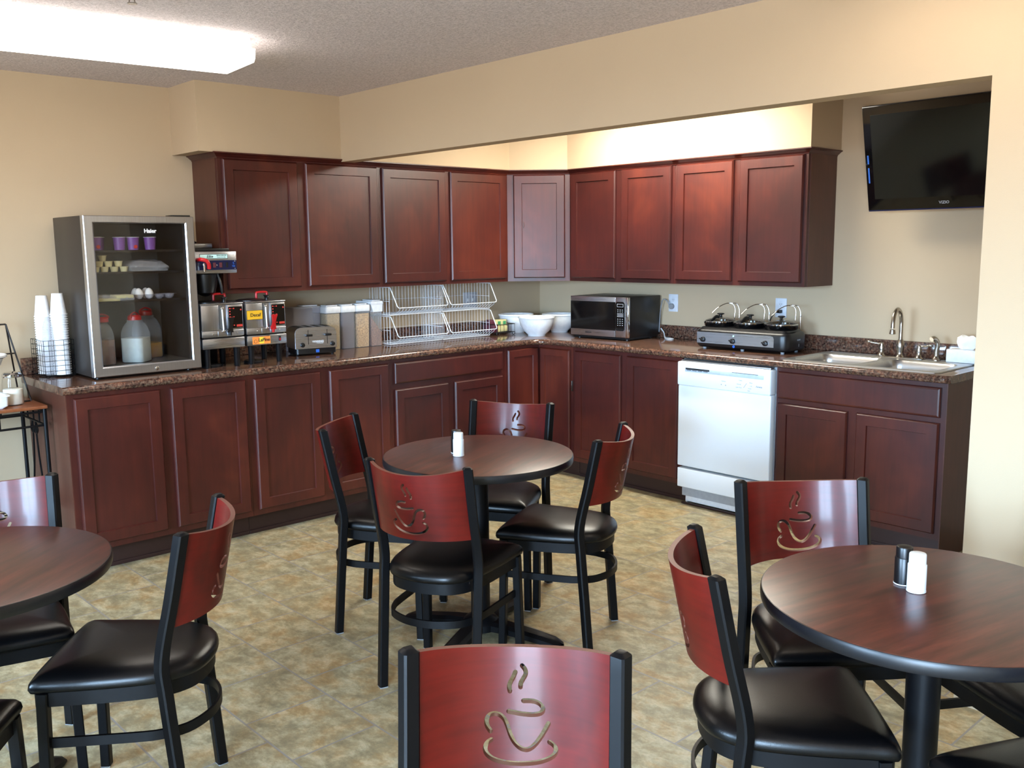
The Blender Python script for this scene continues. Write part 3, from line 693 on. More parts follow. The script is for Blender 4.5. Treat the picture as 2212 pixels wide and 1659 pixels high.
b.box(-.113, .098, -.026, .072, .0235, .0245); b.done('tray', 'tub', t)
for i, lab in ((0, 'white egg, left one at the front of the clear egg tray'), (1, 'white egg, right one at the front of the clear egg tray')):
    b = B(); b.lathe([(.001, 0), (.012, .003), (.0195, .012), (.0215, .023), (.019, .036), (.013, .047), (.006, .053), (.001, .0545)], 20); o = b.done('egg', 'egg'); o.location = (-3.205+.052*i, gy+.02, 1.289); tag(o, lab, 'egg', 'eggs in the fridge')
for i, lab in ((0, 'egg behind the left front egg in the fridge tray'), (1, 'egg behind the right front egg in the fridge tray')):
    o = dup(bpy.data.objects['egg'], (-3.205+.052*i, gy+.065, 1.289), 0, lab)
t = thing('cheese_pack', 'yellow sliced cheese in wrinkled clear film on the third fridge shelf', 'cheese pack', (-3.34, gy, 1.287))
b = B(); b.box(-.09, .02, -.04, .06, 0, .012, .002); b.box(.0, .085, -.045, .05, .012, .028, .004); b.done('cheese_slices', 'cheese', t)
b = B(); b.box(-.095, .088, -.048, .064, -.0003, .031, .008, 3); b.done('wrap', 'film', t, 60)
# jugs
def jug(label, x, y, rz, s, liq, lvl, h=.225):
    t = thing('jug', label, 'jug', (x, y, FZ0+.0445), rz, 'red capped jugs on the fridge floor')
    w = .106*s; H = h
    def rr_(k, z, r=.022): return [(a, e, z) for a, e in rrect(w*k, w*k, r*k)]
    b = B(); b.loft([rr_(.9, 0), rr_(1, .006), rr_(1.0, H*.52), rr_(.97, H*.66), rr_(.84, H*.78), rr_(.66, H*.87), rr_(.52, H*.905), rr_(.52, H*.955)]); b.done('bottle', 'jug', t, 60)
    b = B(); b.loft([rr_(.88, .002), rr_(.972, .007)]+[rr_(.972, q) for q in (H*.25, min(lvl, H*.55))]); b.done('liquid', liq, t, 60)
    b = B(); b.lathe([(.031, H*.945), (.034, H*.95), (.033, H*1.03), (.026, H*1.06)], 20); b.done('cap', 'red', t)
    b = B(); b.tube(spline([(.030, 0, H*1.0), (.036, 0, H*1.06), (.0, 0, H*1.115), (-.036, 0, H*1.06), (-.030, 0, H*1.0)], 5), .0045, 8); b.done('cap_handle', 'red', t)
jug('jug of white milk with red cap in front on the fridge floor', -3.228, -.360, R(42), 1.1, 'milk', .145)
jug('jug a third full of yellow juice behind the milk jug', -3.110, -.205, R(20), 1.12, 'juice', .078, .235)
jug('jug of brown juice at the left of the fridge floor', -3.395, -.37, R(8), .88, 'cider', .150, .225)

# ---------------------------------------------------------------- cup basket
t = thing('wire_cup_basket', 'black wire grid basket holding foam cups left of the fridge', 'basket', (0, 0, 0))
BX0, BX1, BY0, BY1, BZ0, BZ1 = -3.64, -3.500, -.27, -.07, .925, 1.10
for nm, P, Q in (('front_grid', (BX0, BY0), (BX1, BY0)), ('back_grid', (BX0, BY1), (BX1, BY1)), ('side_grid', (BX0, BY0), (BX0, BY1)), ('side_grid', (BX1, BY0), (BX1, BY1))):
    b = B(); P, Q = V(P), V(Q); n = 6
    for k in range(n+1):
        p = P.lerp(Q, k/n)
        if nm == 'front_grid' and k == 3: continue
        b.cyl((p.x, p.y, BZ0), (p.x, p.y, BZ1), .0011, None, 5)
    for k in range(8): z = BZ0+(BZ1-BZ0)*k/7; b.cyl((P.x, P.y, z), (Q.x, Q.y, z), .0011, None, 5)
    b.done(nm, 'blk', t)
b = B()
for k in range(9): y = BY0+(BY1-BY0)*k/8; b.cyl((BX0, y, BZ0), (BX1, y, BZ0), .0013, None, 5)
b.done('bottom_grid', 'blk', t)
for x in (BX0+.015, BX1-.015):
    for y in (BY0+.02, BY1-.02): b = B(); b.tube([(x-.01, y, BZ0), (x-.008, y, ZT+.003), (x, y, ZT+.0022), (x+.008, y, ZT+.003), (x+.01, y, BZ0)], .0015, 6); b.done('foot', 'blk', t)
cup = None
cp = [(.0245, .105), (.0255, .104), (.031, .060), (.0375, .006), (.0405, .005), (.0410, 0), (.038, 0), (.0365, .004), (.030, .058), (.0235, .1015)]
STK = [(-3.543, -.215, 26, 'front'), (-3.590, -.125, 25, 'rear')]
for sx_, sy_, n, nm in STK:
    for k in range(n):
        z = BZ0+.0018+k*.0118
        lab = 'upturned white foam cup in the %s stack of the wire basket' % nm
        if k == n-1: lab = 'topmost upturned foam cup of the %s stack in the wire basket' % nm
        if cup is None: b = B(); b.lathe(cp, 28, cap0=True, cap1=True); cup = b.done('foam_cup', 'foam'); cup.location = (sx_, sy_, z); tag(cup, lab, 'cup', 'foam cups in the '+nm+' stack')
        else: dup(cup, (sx_, sy_, z), 0, lab, 'foam cups in the '+nm+' stack')
b = B()
rg = []
for z, r in ((.928, .034), (.95, .040), (1.0, .041), (1.06, .040), (1.12, .034), (1.17, .026), (1.21, .012)):
    rg.append([(-3.598+r*(1+random.uniform(-.07, .07))*math.cos(2*PI*k/18)*.8, -.215+r*(1+random.uniform(-.07, .07))*math.sin(2*PI*k/18)*.85, z) for k in range(18)])
b.loft(rg); tag(b.done('plastic_sleeve', 'film', None, 80), 'loose clear plastic sleeve beside the foam cup stacks in the basket', 'plastic bag')

# ---------------------------------------------------------------- coffee servers and brewer
def coffee_server(label, x0, y0, decaf, rz=0):
    """front left bottom of the stand at x0,y0"""
    t = thing('coffee_server', label, 'coffee server', (x0, y0, ZT), rz, 'satellite coffee servers'); W = .236; D = .24
    st_ = B(); st_.box(0, W, 0, D, .103, .156, .003); s_ = st_.done('warmer_stand', 'steelh', t, 30)
    b = B(); b.box(.012, W-.012, .012, D-.03, .1562, .163); b.done('warmer_plate', 'blkpl', s_, 0)
    for lx in (.035, W-.035):
        for ly in (.03, D-.04): b = B(); b.lathe([(.013, .0005), (.015, .004), (.017, .095), (.021, .103)], 14, (lx, ly, 0)); b.done('leg', 'blkpl', s_)
    if decaf:
        b = B(); b.box(.030, .136, -.0012, -.0003, .109, .149); b.mi = 1; b.box(.070, .098, -.0016, -.0011, .112, .146)
        b.mi = 2; b.text('LaPine', .026, XT(.098, -.002, .131), shear=.1, bold=.0003)
        b.lathe([(.010, 0), (.010, .0003)], 14, (.048, -.0012, .124), mat=M.Rotation(PI/2, 4, 'X')); b.mi = 3; b.lathe([(.0082, 0), (.0082, .0006)], 14, (.048, -.0014, .124), mat=M.Rotation(PI/2, 4, 'X'))
        tag_part(b.done('sticker', ['orange', 'sun', 'ink', 'orange'], s_, 0), 'orange and yellow sticker')
        b = B(); b.box(.186, .200, -.003, -.0003, .118, .146, .001); b.mi = 1; b.box(.189, .197, -.0045, -.003, .121, .134, .001); b.done('switch', ['ink', 'red'], s_, 0)
    z0 = .1635; zt_ = .333
    b = B()
    b.box(.002, W-.002, .012, D-.01, z0+.002, zt_, .003)
    b.box(.002, .098, .003, .012, z0+.036, zt_-.004, .001); b.box(.148, W-.002, .003, .012, z0+.036, zt_-.004, .001)
    b.box(.0, W, .002, .02, z0, z0+.034, .003); b.box(.088, .092, -.001, .004, z0+.004, z0+.030, .001)
    b.box(.140, .172, -.004, .004, z0+.002, z0+.032, .002); b.done('body', 'steel', t, 30)
    for sx_ in (.06, .196): b = B(); b.ball((sx_, 0, z0+.016), .0035, .0018, .0035, 8, 6); b.done('screw', 'chrome', t)
    b = B(); b.box(.105, .120, .004, .0118, z0+.04, zt_-.006, .001); b.mi = 1; b.cyl((.120, .0, z0+.030), (.116, .0, zt_-.018), .0042, None, 12)
    b.done('sight_gauge', ['fridgein', 'whitepl'], t)
    b = B(); b.ball((.116, -.001, zt_-.020), .008, .006, .006, 12, 8); b.cyl((.106, -.001, zt_-.020), (.126, -.001, zt_-.020), .0035, None, 10); b.ball((.120, -.001, z0+.030), .009, .007, .006, 12, 8); b.done('gauge_fitting', 'chrome', t)
    b = B(); b.box(.152, W-.006, .0012, .0028, z0+.042, zt_-.014)
    b.mi = 1
    for k in range(8): b.lathe([(.0036, 0), (.0036, .0006)], 10, (.160, .0012, zt_-.024-k*.0148), mat=M.Rotation(PI/2, 4, 'X'))
    for k in (0, 3, 6): b.lathe([(.0036, 0), (.0036, .0006)], 10, (.182, .0012, zt_-.024-k*.0148), mat=M.Rotation(PI/2, 4, 'X')); b.box(.162, .182, .0005, .0011, zt_-.0245-k*.0148, zt_-.0235-k*.0148)
    b.lathe([(.0045, 0), (.0045, .0006)], 12, (.222, .0012, zt_-.032), mat=M.Rotation(PI/2, 4, 'X')); b.box(.195, .228, .0005, .0011, z0+.048, z0+.060)
    b.done('gauge_panel', ['blkgl', 'redprint'], t, 0)
    if decaf:
        b = B(); b.box(.004, .098, .0005, .0028, .242, .293, .001); b.mi = 1; b.box(.006, .096, -.0003, .0005, .244, .291); b.mi = 2; b.text('Decaf', .026, XT(.055, -.0008, .267), bold=.0002)
        tag_part(b.done('name_plate', ['ink', 'yellow', 'ink'], t, 0), 'yellow name plate')
    m_ = 'red' if decaf else 'blkpl'
    b = B(); b.cyl((.148, .0, z0+.034), (.148, -.022, z0+.034), .008, None, 12)
    b.loft([[(.148-w, -.022-e, z), (.148+w, -.022-e, z), (.148+w, -.012-e, z), (.148-w, -.012-e, z)] for z, w, e in ((z0+.022, .016, 0), (z0+.036, .012, .004), (z0+.060, .008, .010), (z0+.085, .012, .016), (z0+.102, .017, .019))]); b.cyl((.148, -.016, z0+.03), (.148, -.016, z0+.006), .009, .007, 12)
    tag_part(b.done('faucet', m_, t, 40), ('red' if decaf else 'black')+' faucet handle')
    b = B(); b.box(-.002, W+.002, .0, D, zt_+.0005, zt_+.006, .002); b.done('top_rim', 'steelh', t, 30)
    b = B(); b.lathe([(.078, 0), (.078, .004), (.06, .009), (.03, .012), (.028, .010)], 28, (.085, .11, zt_+.0063)); b.lathe([(.012, 0), (.010, .008), (.013, .020), (.019, .026), (.017, .029)], 16, (.166, .075, zt_+.0063)); b.done('lid', 'blkpl', t, 40)
    b = B(); b.tube(spline([(.138, .14, zt_+.006), (.138, .14, zt_+.040), (.146, .14, zt_+.048), (.194, .14, zt_+.048), (.202, .14, zt_+.040), (.202, .14, zt_+.006)], 4), .0062, 10); b.done('handle', 'red', t)
    return t
coffee_server('stainless coffee server with black faucet, right beside the glass door fridge', -2.940, -.500, False)
coffee_server('stainless coffee server with yellow Decaf plate, left of the toaster', -2.690, -.500, True)
t = thing('coffee_brewer', 'stainless and black coffee brewer half hidden behind the fridge', 'coffee maker', (0, 0, ZT)); x0, x1 = -2.940, -2.705
b = B(); b.box(x0, x1, -.455, -.05, .494, .608, .004); b.box(x0+.02, x1-.03, -.24, -.08, .625, .650, .003); b.done('head', 'steelh', t, 30)
b = B(); b.box(x0+.01, x1-.012, -.40, -.07, .609, .6245, .003); b.lathe([(.06, .6505), (.06, .660), (.05, .664)], 24, ((x0+x1)/2-.03, -.16, 0)); b.done('top_trim', 'blkpl', t, 30)
b = B(); b.box(x0+.004, x1-.002, -.4575, -.4555, .512, .562, .001); b.mi = 1
for q in (.10, .135): b.box(x0+q, x0+q+.016, -.4595, -.4577, .524, .550, .001)
b.mi = 2; b.box(x0+.172, x0+.184, -.4595, -.4577, .524, .550, .001); b.box(x0+.152, x0+.154, -.4583, -.4577, .520, .553); b.mi = 3; b.text('S', .018, XT(x1-.020, -.458, .545)); b.text('MB', .012, XT(x1-.020, -.458, .530)); b.mi = 4
b.ball((x0+.122, -.458, .537), .004, .002, .004, 8, 6)
for z in (.518, .556): b.ball((x1-.012, -.458, z), .0028, .0015, .0028, 8, 6)
b.done('control_panel', ['navy', 'maroon', 'blkpl', 'blue', 'chrome'], t, 0)
b = B(); b.box(x0+.03, x1-.05, -.4568, -.4555, .570, .594, .001); b.mi = 1; b.box(x0+.032, x1-.052, -.4573, -.4568, .572, .592); b.mi = 2; b.text('Elite', .020, XT(x0+.085, -.4576, .582), shear=.3, bold=.0002); 
b.text('SINGLE BREWER', .0075, XT(x1-.085, -.4576, .587)); b.text('for gourmet coffee', .0062, XT(x1-.085, -.4576, .578))
tag_part(b.done('name_label', ['ink', 'mint', 'ink'], t, 0), 'pale mint name label')
b = B(); b.tube(spline([(x0+.018, -.456, .566), (x0+.022, -.49, .568), (x0+.044, -.505, .560), (x0+.056, -.505, .540), (x0+.058, -.50, .520)], 5), .010, 10); b.mi = 1; b.cyl((x0+.040, -.485, .548), (x0+.040, -.485, .505), .007, None, 10); b.cyl((x0+.040, -.457, .540), (x0+.040, -.487, .540), .008, None, 10); tag_part(b.done('hot_water_faucet', ['red', 'chrome'], t), 'red handled hot water faucet')
b = B(); b.lathe([(.012, .372), (.030, .380), (.052, .392), (.062, .43), (.068, .488), (.075, .4935)], 28, (-2.845, -.36, 0)); b.tube([(-2.79, -.40, .49), (-2.782, -.415, .43), (-2.775, -.41, .385)], .008, 8); b.done('brew_funnel', 'blkpl', t, 40)
b = B(); b.box(x0+.0, x1-.025, -.22, -.06, .0005, .4935, .003); b.done('column', 'blkpl', t, 30)
for k in range(2):
    b = B(); xx = -2.86+.24*k; b.lathe([(.050, .0005), (.052, .010), (.046, .016), (.02, .018)], 24, (xx, -.42+.0*k, ZT)); o = b.done('drip_tray', 'blkpl'); tag(o, ['low round black drip tray on the counter under the left coffee server', 'low round black drip tray on the counter under the Decaf server'][k], 'drip tray')

# ---------------------------------------------------------------- toaster
t = thing('toaster', 'four slot stainless toaster with two levers', 'toaster', (-2.306, -.331, ZT), R(-13)); W, D = .250, .18
b = B(); b.loft([[(x, y, z) for x, y in rrect(W-.004, D-.01, .02, 4, W/2, D/2)] for z in (.010, .040)]); b.done('base', 'blkpl', t, 40)
b = B(); pr = [(0, .041), (0, .128), (.004, .146), (.016, .158), (.034, .164), (W-.034, .164), (W-.016, .158), (W-.004, .146), (W, .128), (W, .041)]
b.loft([[(x, y, z) for x, z in pr] for y in (.006, D-.006)]); b.done('shell', 'steel', t, 40)
b = B(); b.loft([[(x*.985+.002, y, .0415+(z-.041)*.985) for x, z in pr] for y in (.0, .0058)]); b.done('front_plate', 'steelh', t, 40)
b = B()
for x in (.045, .098, .152, .205): b.box(x-.013, x+.013, .025, D-.025, .1643, .1656, .0005)
b.done('slots', 'void', t, 0)
for x in (.078, .192):
    b = B(); b.box(x-.0015, x+.0015, -.001, -.0001, .065, .150); b.mi = 1; b.box(x-.020, x+.020, -.024, -.001, .113, .126, .003); b.done('lever', ['void', 'blkpl'], t, 30)
for x in (.042, .222):
    b = B(); b.lathe([(.014, 0), (.014, .004), (.012, .012), (.010, .013)], 24, (x, -.0002, .064), mat=M.Rotation(PI/2, 4, 'X')); b.box(x-.002, x+.002, -.017, -.013, .052, .076, .0008); b.done('dial', 'blkpl', t, 40)
b = B(); b.text('WARING', .017, XT(.135, -.0006, .080), bold=.0006); b.text('COMMERCIAL', .0065, XT(.147, -.0006, .070)); b.done('lettering', 'whitepl', t, 0)
b = B(); b.box(.122, .142, .0015, .0049, .016, .034, .001); b.done('badge', 'blue', t, 0)
for x in (.02, W-.02):
    for y in (.03, D-.03): b = B(); b.cyl((x, y, .0005), (x, y, .010), .009, .011, 10); b.done('foot', 'blkpl', t)

# ---------------------------------------------------------------- cereal containers
def container(label, x0, x1, fill, mat, h=.25, lid='flip', y0=-.205, d=.16, tubm='jug', heap=0):
    t = thing('cereal_container', label, 'food container', ((x0+x1)/2, y0+d/2, ZT+.0005), 0, 'clear cereal containers'); w = x1-x0-.003
    def o_(k, z): return [(a, e, z) for a, e in rrect(w*k, d*k, .012)]
    b = B(); b.loft([o_(.93, 0), o_(.95, .003), o_(1, h)]); b.done('tub', tubm, t, 40)
    if mat:
        b = B(); n = 10
        if heap:
            rg = [[(x*w*.455, e*d*.455, .003) for x, e in ((-1,-1),(1,-1),(1,1),(-1,1))], [(-w*.465, -d*.46, fill), (w*.465, -d*.46, fill*.45), (w*.465, d*.46, fill*.6), (-w*.465, d*.46, fill)]]; b.loft(rg)
        else: b.loft([o_(.90, .003), o_(.955, fill)])
        b.done('cereal', mat, t, 0)
    if lid == 'flip':
        b = B(); b.loft([o_(1.02, h-.024), o_(1.05, h-.020), o_(1.05, h+.010), o_(1.0, h+.016)]); b.loft([[(a, e, z) for a, e in rrect(w*.8, d*.45, .008, 4, 0, -d*.2)] for z in (h+.0165, h+.024)]); b.done('lid', 'whitepl', t, 40)
    elif lid == 'pour':
        b = B(); b.loft([[(-w*.30, -d*.5, h-.045), (w*.52, -d*.5, h-.045), (w*.52, d*.5, h-.045), (-w*.30, d*.5, h-.045)], [(-w*.52, -d*.52, h+.004), (w*.52, -d*.52, h+.004), (w*.52, d*.52, h+.004), (-w*.52, d*.52, h+.004)], [(-w*.54, -d*.54, h+.005), (w*.54, -d*.54, h+.005), (w*.54, d*.54, h+.005), (-w*.54, d*.54, h+.005)], [(-w*.52, -d*.52, h+.022), (w*.52, -d*.52, h+.022), (w*.52, d*.52, h+.022), (-w*.52, d*.52, h+.022)]])
        b.box(-w*.25, w*.45, -d*.4, d*.3, h+.0222, h+.030, .003); b.done('lid', 'whitepl', t, 40)
    else:
        b = B(); b.loft([o_(1.02, h-.004), o_(1.03, h+.002), o_(.99, h+.006)]); b.done('lid', 'film', t, 40)
        b = B(); b.loft([[(a, e, z) for a, e in rrect(w*.55, d*.6, .01, 4, w*.2, 0)] for z in (h+.0062, h+.013)]); b.done('flap', 'whitepl', t, 40)
container('wide clear container of reddish chips behind the toaster', -2.215, -2.022, .12, 'bran', .265, 'flat', tubm='tub', y0=-.158, d=.125)
container('tall clear container of pale oat cereal with white lid, right of the toaster', -2.018, -1.912, .222, 'oat')
container('tall clear container of dark cereal with white lid', -1.910, -1.805, .228, 'darkcereal')
container('tall clear container of golden corn flakes with white lid', -1.803, -1.697, .212, 'flake')
container('tall clear container of brown bran flakes with slanted pour lid', -1.692, -1.604, .185, 'bran', .262, 'pour', heap=1)

# ---------------------------------------------------------------- white wire baskets (two stacks of two)
def bin_basket(label, x0, x1, z0, h):
    t = thing('wire_basket', label, 'wire basket', (x0, -.25, z0), 0, 'stacked white wire baskets'); W = x1-x0; D = .215; r = .0013
    b = B(); n = 16
    b.tube([(0, 0, .004), (W, 0, .004), (W, D, .004), (0, D, .004)], .0026, 6, True)
    for k in range(1, n): x = W*k/n; b.cyl((x, 0, .0068), (x, D, .0068), r, None, 5)
    b.cyl((0, D*.5, .004), (W, D*.5, .004), .002, None, 6); b.done('bottom_grid', 'wire', t)
    b = B()
    for k in range(n+1): x = W*k/n; b.cyl((x, D+.002, .004), (x, D+.002, h), r, None, 5)
    b.cyl((0, D+.0035, h*.5), (W, D+.0035, h*.5), r, None, 5); b.cyl((0, D+.002, h-.002), (W, D+.002, h-.002), .0024, None, 6); b.done('back_grid', 'wire', t)
    for x in (0, W):
        b = B()
        for k in range(7): y = D*k/7+.004; b.cyl((x, y, .004), (x, y, h), r, None, 5)
        b.cyl((x, 0, h*.5), (x, D, h*.5), r, None, 5); b.cyl((x, 0, h-.002), (x, D, h-.002), .0024, None, 6); b.done('side_grid', 'wire', t)
    b = B(); yf, zf = -.082, .052
    b.tube([(0, 0, h-.002), (0, -.012, h-.005), (.004, yf+.004, zf+.012), (.010, yf, zf+.002), (.020, yf, zf), (W-.020, yf, zf), (W-.010, yf, zf+.002), (W-.004, yf+.004, zf+.012), (W, -.012, h-.005), (W, 0, h-.002)], .0031, 8)
    for k in range(1, n): x = W*k/n; b.tube([(x, .0, .0068), (x, -.022, .009), (x, yf+.006, zf-.012), (x, yf, zf)], r, 5)
    b.done('front_frame', 'wire', t)
    return t
bh = .182
b1 = bin_basket('white wire bin, lower left of the four between cereal containers and bowls', -1.580, -1.165, .918, bh)
dup(b1, (-1.580, -.25, .918+bh+.003), 0, 'white wire bin, upper left of the four under the wall cabinet')
dup(b1, (-1.152, -.25, .918), 0, 'white wire bin, lower right of the four in front of the tea packets')
dup(b1, (-1.152, -.25, .918+bh+.003), 0, 'white wire bin, upper right of the four before the wall outlet')
b = B()
for x, y in [(a, e) for a in (-1.58, -1.18, -1.14, -.735) for e in (-.24, -.05)]: b.cyl((x, y, ZT+.0003), (x, y, .9185), .004, None, 8)
b.bm.free()

# tea basket beyond the wire bins
t = thing('tea_basket', 'small black wire basket of tea packets beside the white bowls', 'basket', (-.715, -.30, ZT)); W, D = .17, .19
b = B()
for z in (.020, .078): b.tube([(0, 0, z), (W, 0, z), (W, D, z), (0, D, z)], .0026, 6, True)
for k in range(6):
    for y in (0, D): b.cyl((W*k/5, y, .02), (W*k/5, y, .078), .0018, None, 6)
for k in range(1, 3):
    for x in (0, W): b.cyl((x, D*k/3, .02), (x, D*k/3, .078), .0018, None, 6)
for k in range(1, 8): b.cyl((0, D*k/8, .02), (W, D*k/8, .02), .0015, None, 6)
b.done('grid', 'bronze', t)
for x in (.012, W-.012):
    for y in (0, D): b = B(); b.tube(spline([(x-.012, y, .02), (x-.012, y, .008), (x, y, .0028), (x+.012, y, .008), (x+.012, y, .02)], 4), .0024, 6); b.done('foot', 'bronze', t)
for i, (x, y, z, w, d, h, m, lab, rz, sq_) in enumerate([
    (-.605, -.205, .936, .105, .06, .040, 'teabag', 'lower pale yellow packet lying in the tea basket', .1, 0),
    (-.61, -.205, .978, .10, .05, .042, 'teabag', 'pale yellow tea box with two green squares, on top of the basket', -.05, 1),
    (-.685, -.20, .936, .045, .10, .055, 'maroon', 'maroon tea packet at the left end of the tea basket', .2, 0),
    (-.685, -.20, .992, .045, .06, .030, 'maroon', 'maroon tea packet standing out above the left end of the basket', -.25, 0)]):
    t = thing('tea_packet', lab, 'tea packet', (x, y, z), rz, 'tea packets in the basket'); b = B(); b.box(-w/2, w/2, -d/2, d/2, 0, h, .003); b.done('box', m, t, 30)
    if sq_:
        for q in (-.030, .018): b = B(); b.box(q, q+.026, -d/2-.0006, -d/2, .009, h-.010); b.done('printed_square', 'green', t, 0)

# ---------------------------------------------------------------- bowls
bp_ = [(.001, .006), (.052, .006), (.052, 0), (.060, 0), (.062, .010), (.090, .035), (.112, .075), (.122, .108), (.1235, .120), (.129, .123), (.130, .131), (.126, .134), (.120, .131), (.117, .105), (.104, .070), (.080, .036), (.045, .018), (.001, .015)]
bw = None
for x, y, lab in ((-.500, -.475, 'white ceramic mixing bowl in front of the other two'), (-.405, -.165, 'white mixing bowl behind left, against the back wall'), (-.190, -.395, 'white mixing bowl behind right, beside the microwave')):
    if bw is None: b = B(); b.lathe(bp_, 56, cap0=True, cap1=True); bw = b.done('mixing_bowl', 'ceram', None, 50); bw.location = (x, y, ZT+.0005); tag(bw, lab, 'bowl', 'white mixing bowls in the corner')
    else: dup(bw, (x, y, ZT+.0005), 0, lab)

# ---------------------------------------------------------------- microwave (local front faces -y, x to the right)
t = thing('microwave', 'black microwave with stainless front on the right counter', 'microwave', (-.433, -.739, ZT), R(-85)); W, D, z0, z1 = .473, .37, .020, .284
b = B(); b.box(0, W, .022, D, z0, z1, .003); b.box(.01, W-.01, .03, D-.02, .006, z0); b.done('housing', 'blkpl', t, 30)
b = B(); b.box(0, .372, 0, .021, z0+.002, z1, .003); d_ = b.done('door', 'steelh', t, 30)
b = B(); b.box(.002, .372, -.0012, -.0001, z0+.045, z1-.032); b.done('window', 'blkgl', d_, 0)
b = B(); b.text('EMERSON', .012, XT(.15, -.0005, z0+.024), bold=.0003); b.done('lettering', 'ink', d_, 0)
b = B(); b.box(.3735, W, 0, .021, z0+.002, z1, .003); b.mi = 1; b.loft([[(x, y, z) for x, z in rrect(.072, z1-z0-.075, .016, 5, .4095, (z0+z1)/2+.008)] for y in (-.0014, -.0001)])
b.mi = 2; b.box(.386, .436, -.0020, -.0015, z1-.063, z1-.043); b.mi = 1; b.box(.389, .433, -.0024, -.0021, z1-.0605, z1-.0455); b.mi = 2
for k, z in enumerate((z1-.082, z1-.094, z1-.142, z1-.155, z1-.168, z1-.182)):
    for j in range(3): b.box(.389+.018*j, .397+.018*j, -.0020, -.0015, z-.0022, z+.0022)
for k in range(3): b.box(.387, .437, -.0020, -.0015, z1-.105-.009*k, z1-.109-.009*k)
b.done('control_panel', ['steelh', 'blkgl', 'grey'], t, 30)
b = B(); b.box(W-.020, W+.001, -.0016, .0205, z0+.002, z1, .004); b.done('edge_trim', 'chrome', t, 30)
for x in (.04, W-.04):
    for y in (.05, D-.05): b = B(); b.cyl((x, y, .0005), (x, y, .006), .013, None, 12); b.done('foot', 'blkpl', t)

# ---------------------------------------------------------------- triple slow cooker
t = thing('slow_cooker', 'black and stainless triple slow cooker with three glass lids', 'slow cooker', (-.426, -1.757, ZT), R(-86)); W, D = .605, .245
def co(k, z, r=.05, dx=0): return [(x, y, z) for x, y in rrect(W-2*k, D-2*k, max(.01, r-k), 6, W/2, D/2)]
b = B(); b.loft([co(.014, .012), co(.004, .020), co(0, .034), co(0, .100), co(.003, .110), co(.012, .118), co(.022, .121), co(.026, .130), co(.034, .132)]); b.done('base', 'blkpl', t, 35)
b = B(); b.box(.022, .50, -.002, .012, .036, .102, .002); 
fp = [(.02, .036), (.52, .036), (.52, .085), (.515, .097), (.50, .102), (.02, .102)]
b = B(); b.loft([[(x, y, z) for x, z in fp] for y in (-.0015, .004)]); b.done('front_panel', 'steelh', t, 30)
for x in (.064, .262, .470):
    b = B(); b.lathe([(.016, 0), (.016, .005), (.014, .014), (.012, .015)], 20, (x, -.0016, .058), mat=M.Rotation(PI/2, 4, 'X')); b.X = M.Translation((x, -.018, .058)) @ M.Rotation(R(20), 4, 'Y'); b.box(-.017, .014, -.007, .002, -.0035, .0035, .001); b.done('dial', 'blkpl', t, 40)
b = B(); b.lathe([(.008, 0), (.0075, .002)], 20, (.266, -.0016, .088), mat=M.Rotation(PI/2, 4, 'X')); b.mi = 1; b.lathe([(.006, 0), (.006, .0006)], 20, (.266, -.0036, .088), mat=M.Rotation(PI/2, 4, 'X')); b.done('logo_badge', ['chrome', 'mint'], t)
b = B(); b.lathe([(.008, 0), (.008, .001)], 20, (.267, .0, .026), mat=M.Rotation(PI/2, 4, 'X')); b.done('blue_badge', 'blue', t)
b = B(); b.X = M.Translation((W+.0004, D*.55, .075)) @ M.Rotation(PI/2, 4, 'Z'); b.text('BUFFET', .012, M.Rotation(PI/2, 4, 'X')); b.done('side_lettering', 'grey', t, 0)
b = B(); b.X = M.Translation((W+.0004, D*.55, .045)); b.box(0, .0004, -.003, .003, -.008, .008); b.done('side_mark', 'grey', t, 0)
for i, x in enumerate((.105, .302, .500)):
    b = B(); a_, e_ = .095, .098
    def el(k, z): return [(x+a_*k*math.cos(2*PI*j/36), D/2+e_*k*math.sin(2*PI*j/36), z) for j in range(36)]
    b.loft([el(.93, .1325), el(.97, .136), el(1, .150), el(1.03, .153), el(1.03, .158), el(.95, .159)]); b.done('crock', 'blkgl', t, 40)
    b = B(); b.loft([el(.97, .1595), el(.98, .162), el(.90, .168), el(.70, .176), el(.40, .182), el(.15, .184)]); l = b.done('glass_lid', 'lidglass', t, 60)
    b = B(); n = 36; b.loft([[(x+a_*k*math.cos(2*PI*j/n), D/2+e_*k*math.sin(2*PI*j/n), z) for k, z in ((.965, .159), (.995, .159), (.995, .163), (.965, .1635))] for j in range(n)], loop=True); b.done('lid_rim', 'chrome', l, 40)
    b = B(); b.lathe([(.012, .1845), (.009, .190), (.010, .198), (.022, .203), (.021, .207), (.015, .209)], 20, (x, D/2, 0)); b.done('knob', 'blkpl', l, 40)
    b = B(); dx = (.0, .0, .03)[i]; b.sweep(spline([(x+dx*.3, D/2-.02, .186), (x-.004+dx, D/2-.045, .190), (x-.01+dx*1.4, D/2-.085, .168)], 4), SQ(.018, .010, .002), upv=(1, 0, 0)); b.done('spoon_handle', 'blkpl', t, 40)
    b = B(); y = D-.012; zb = .120
    b.tube(spline([(x+.030, y, zb), (x+.030, y, .180), (x+.032, y+.002, .225), (x+.020, y-.002, .255), (x-.012, y-.02, .262), (x-.045, y-.06, .240), (x-.070, y-.09, .205)], 6), .0026, 8)
    b.tube(spline([(x+.062, y, zb), (x+.062, y, .180), (x+.060, y+.002, .225), (x+.045, y, .258), (x+.02, y-.004, .264), (x-.005, y-.012, .262)], 6), .0026, 8)
    b.tube([(x+.062, y, .20), (x+.072, y-.01, .205)], .0022, 6); b.done('lid_rest', 'chrome', t, 60)
for x in (.05, W-.05, W/2):
    for y in (.04, D-.04): b = B(); b.cyl((x, y, .0005), (x, y, .0135), .010, .012, 12); b.done('foot', 'grey', t)

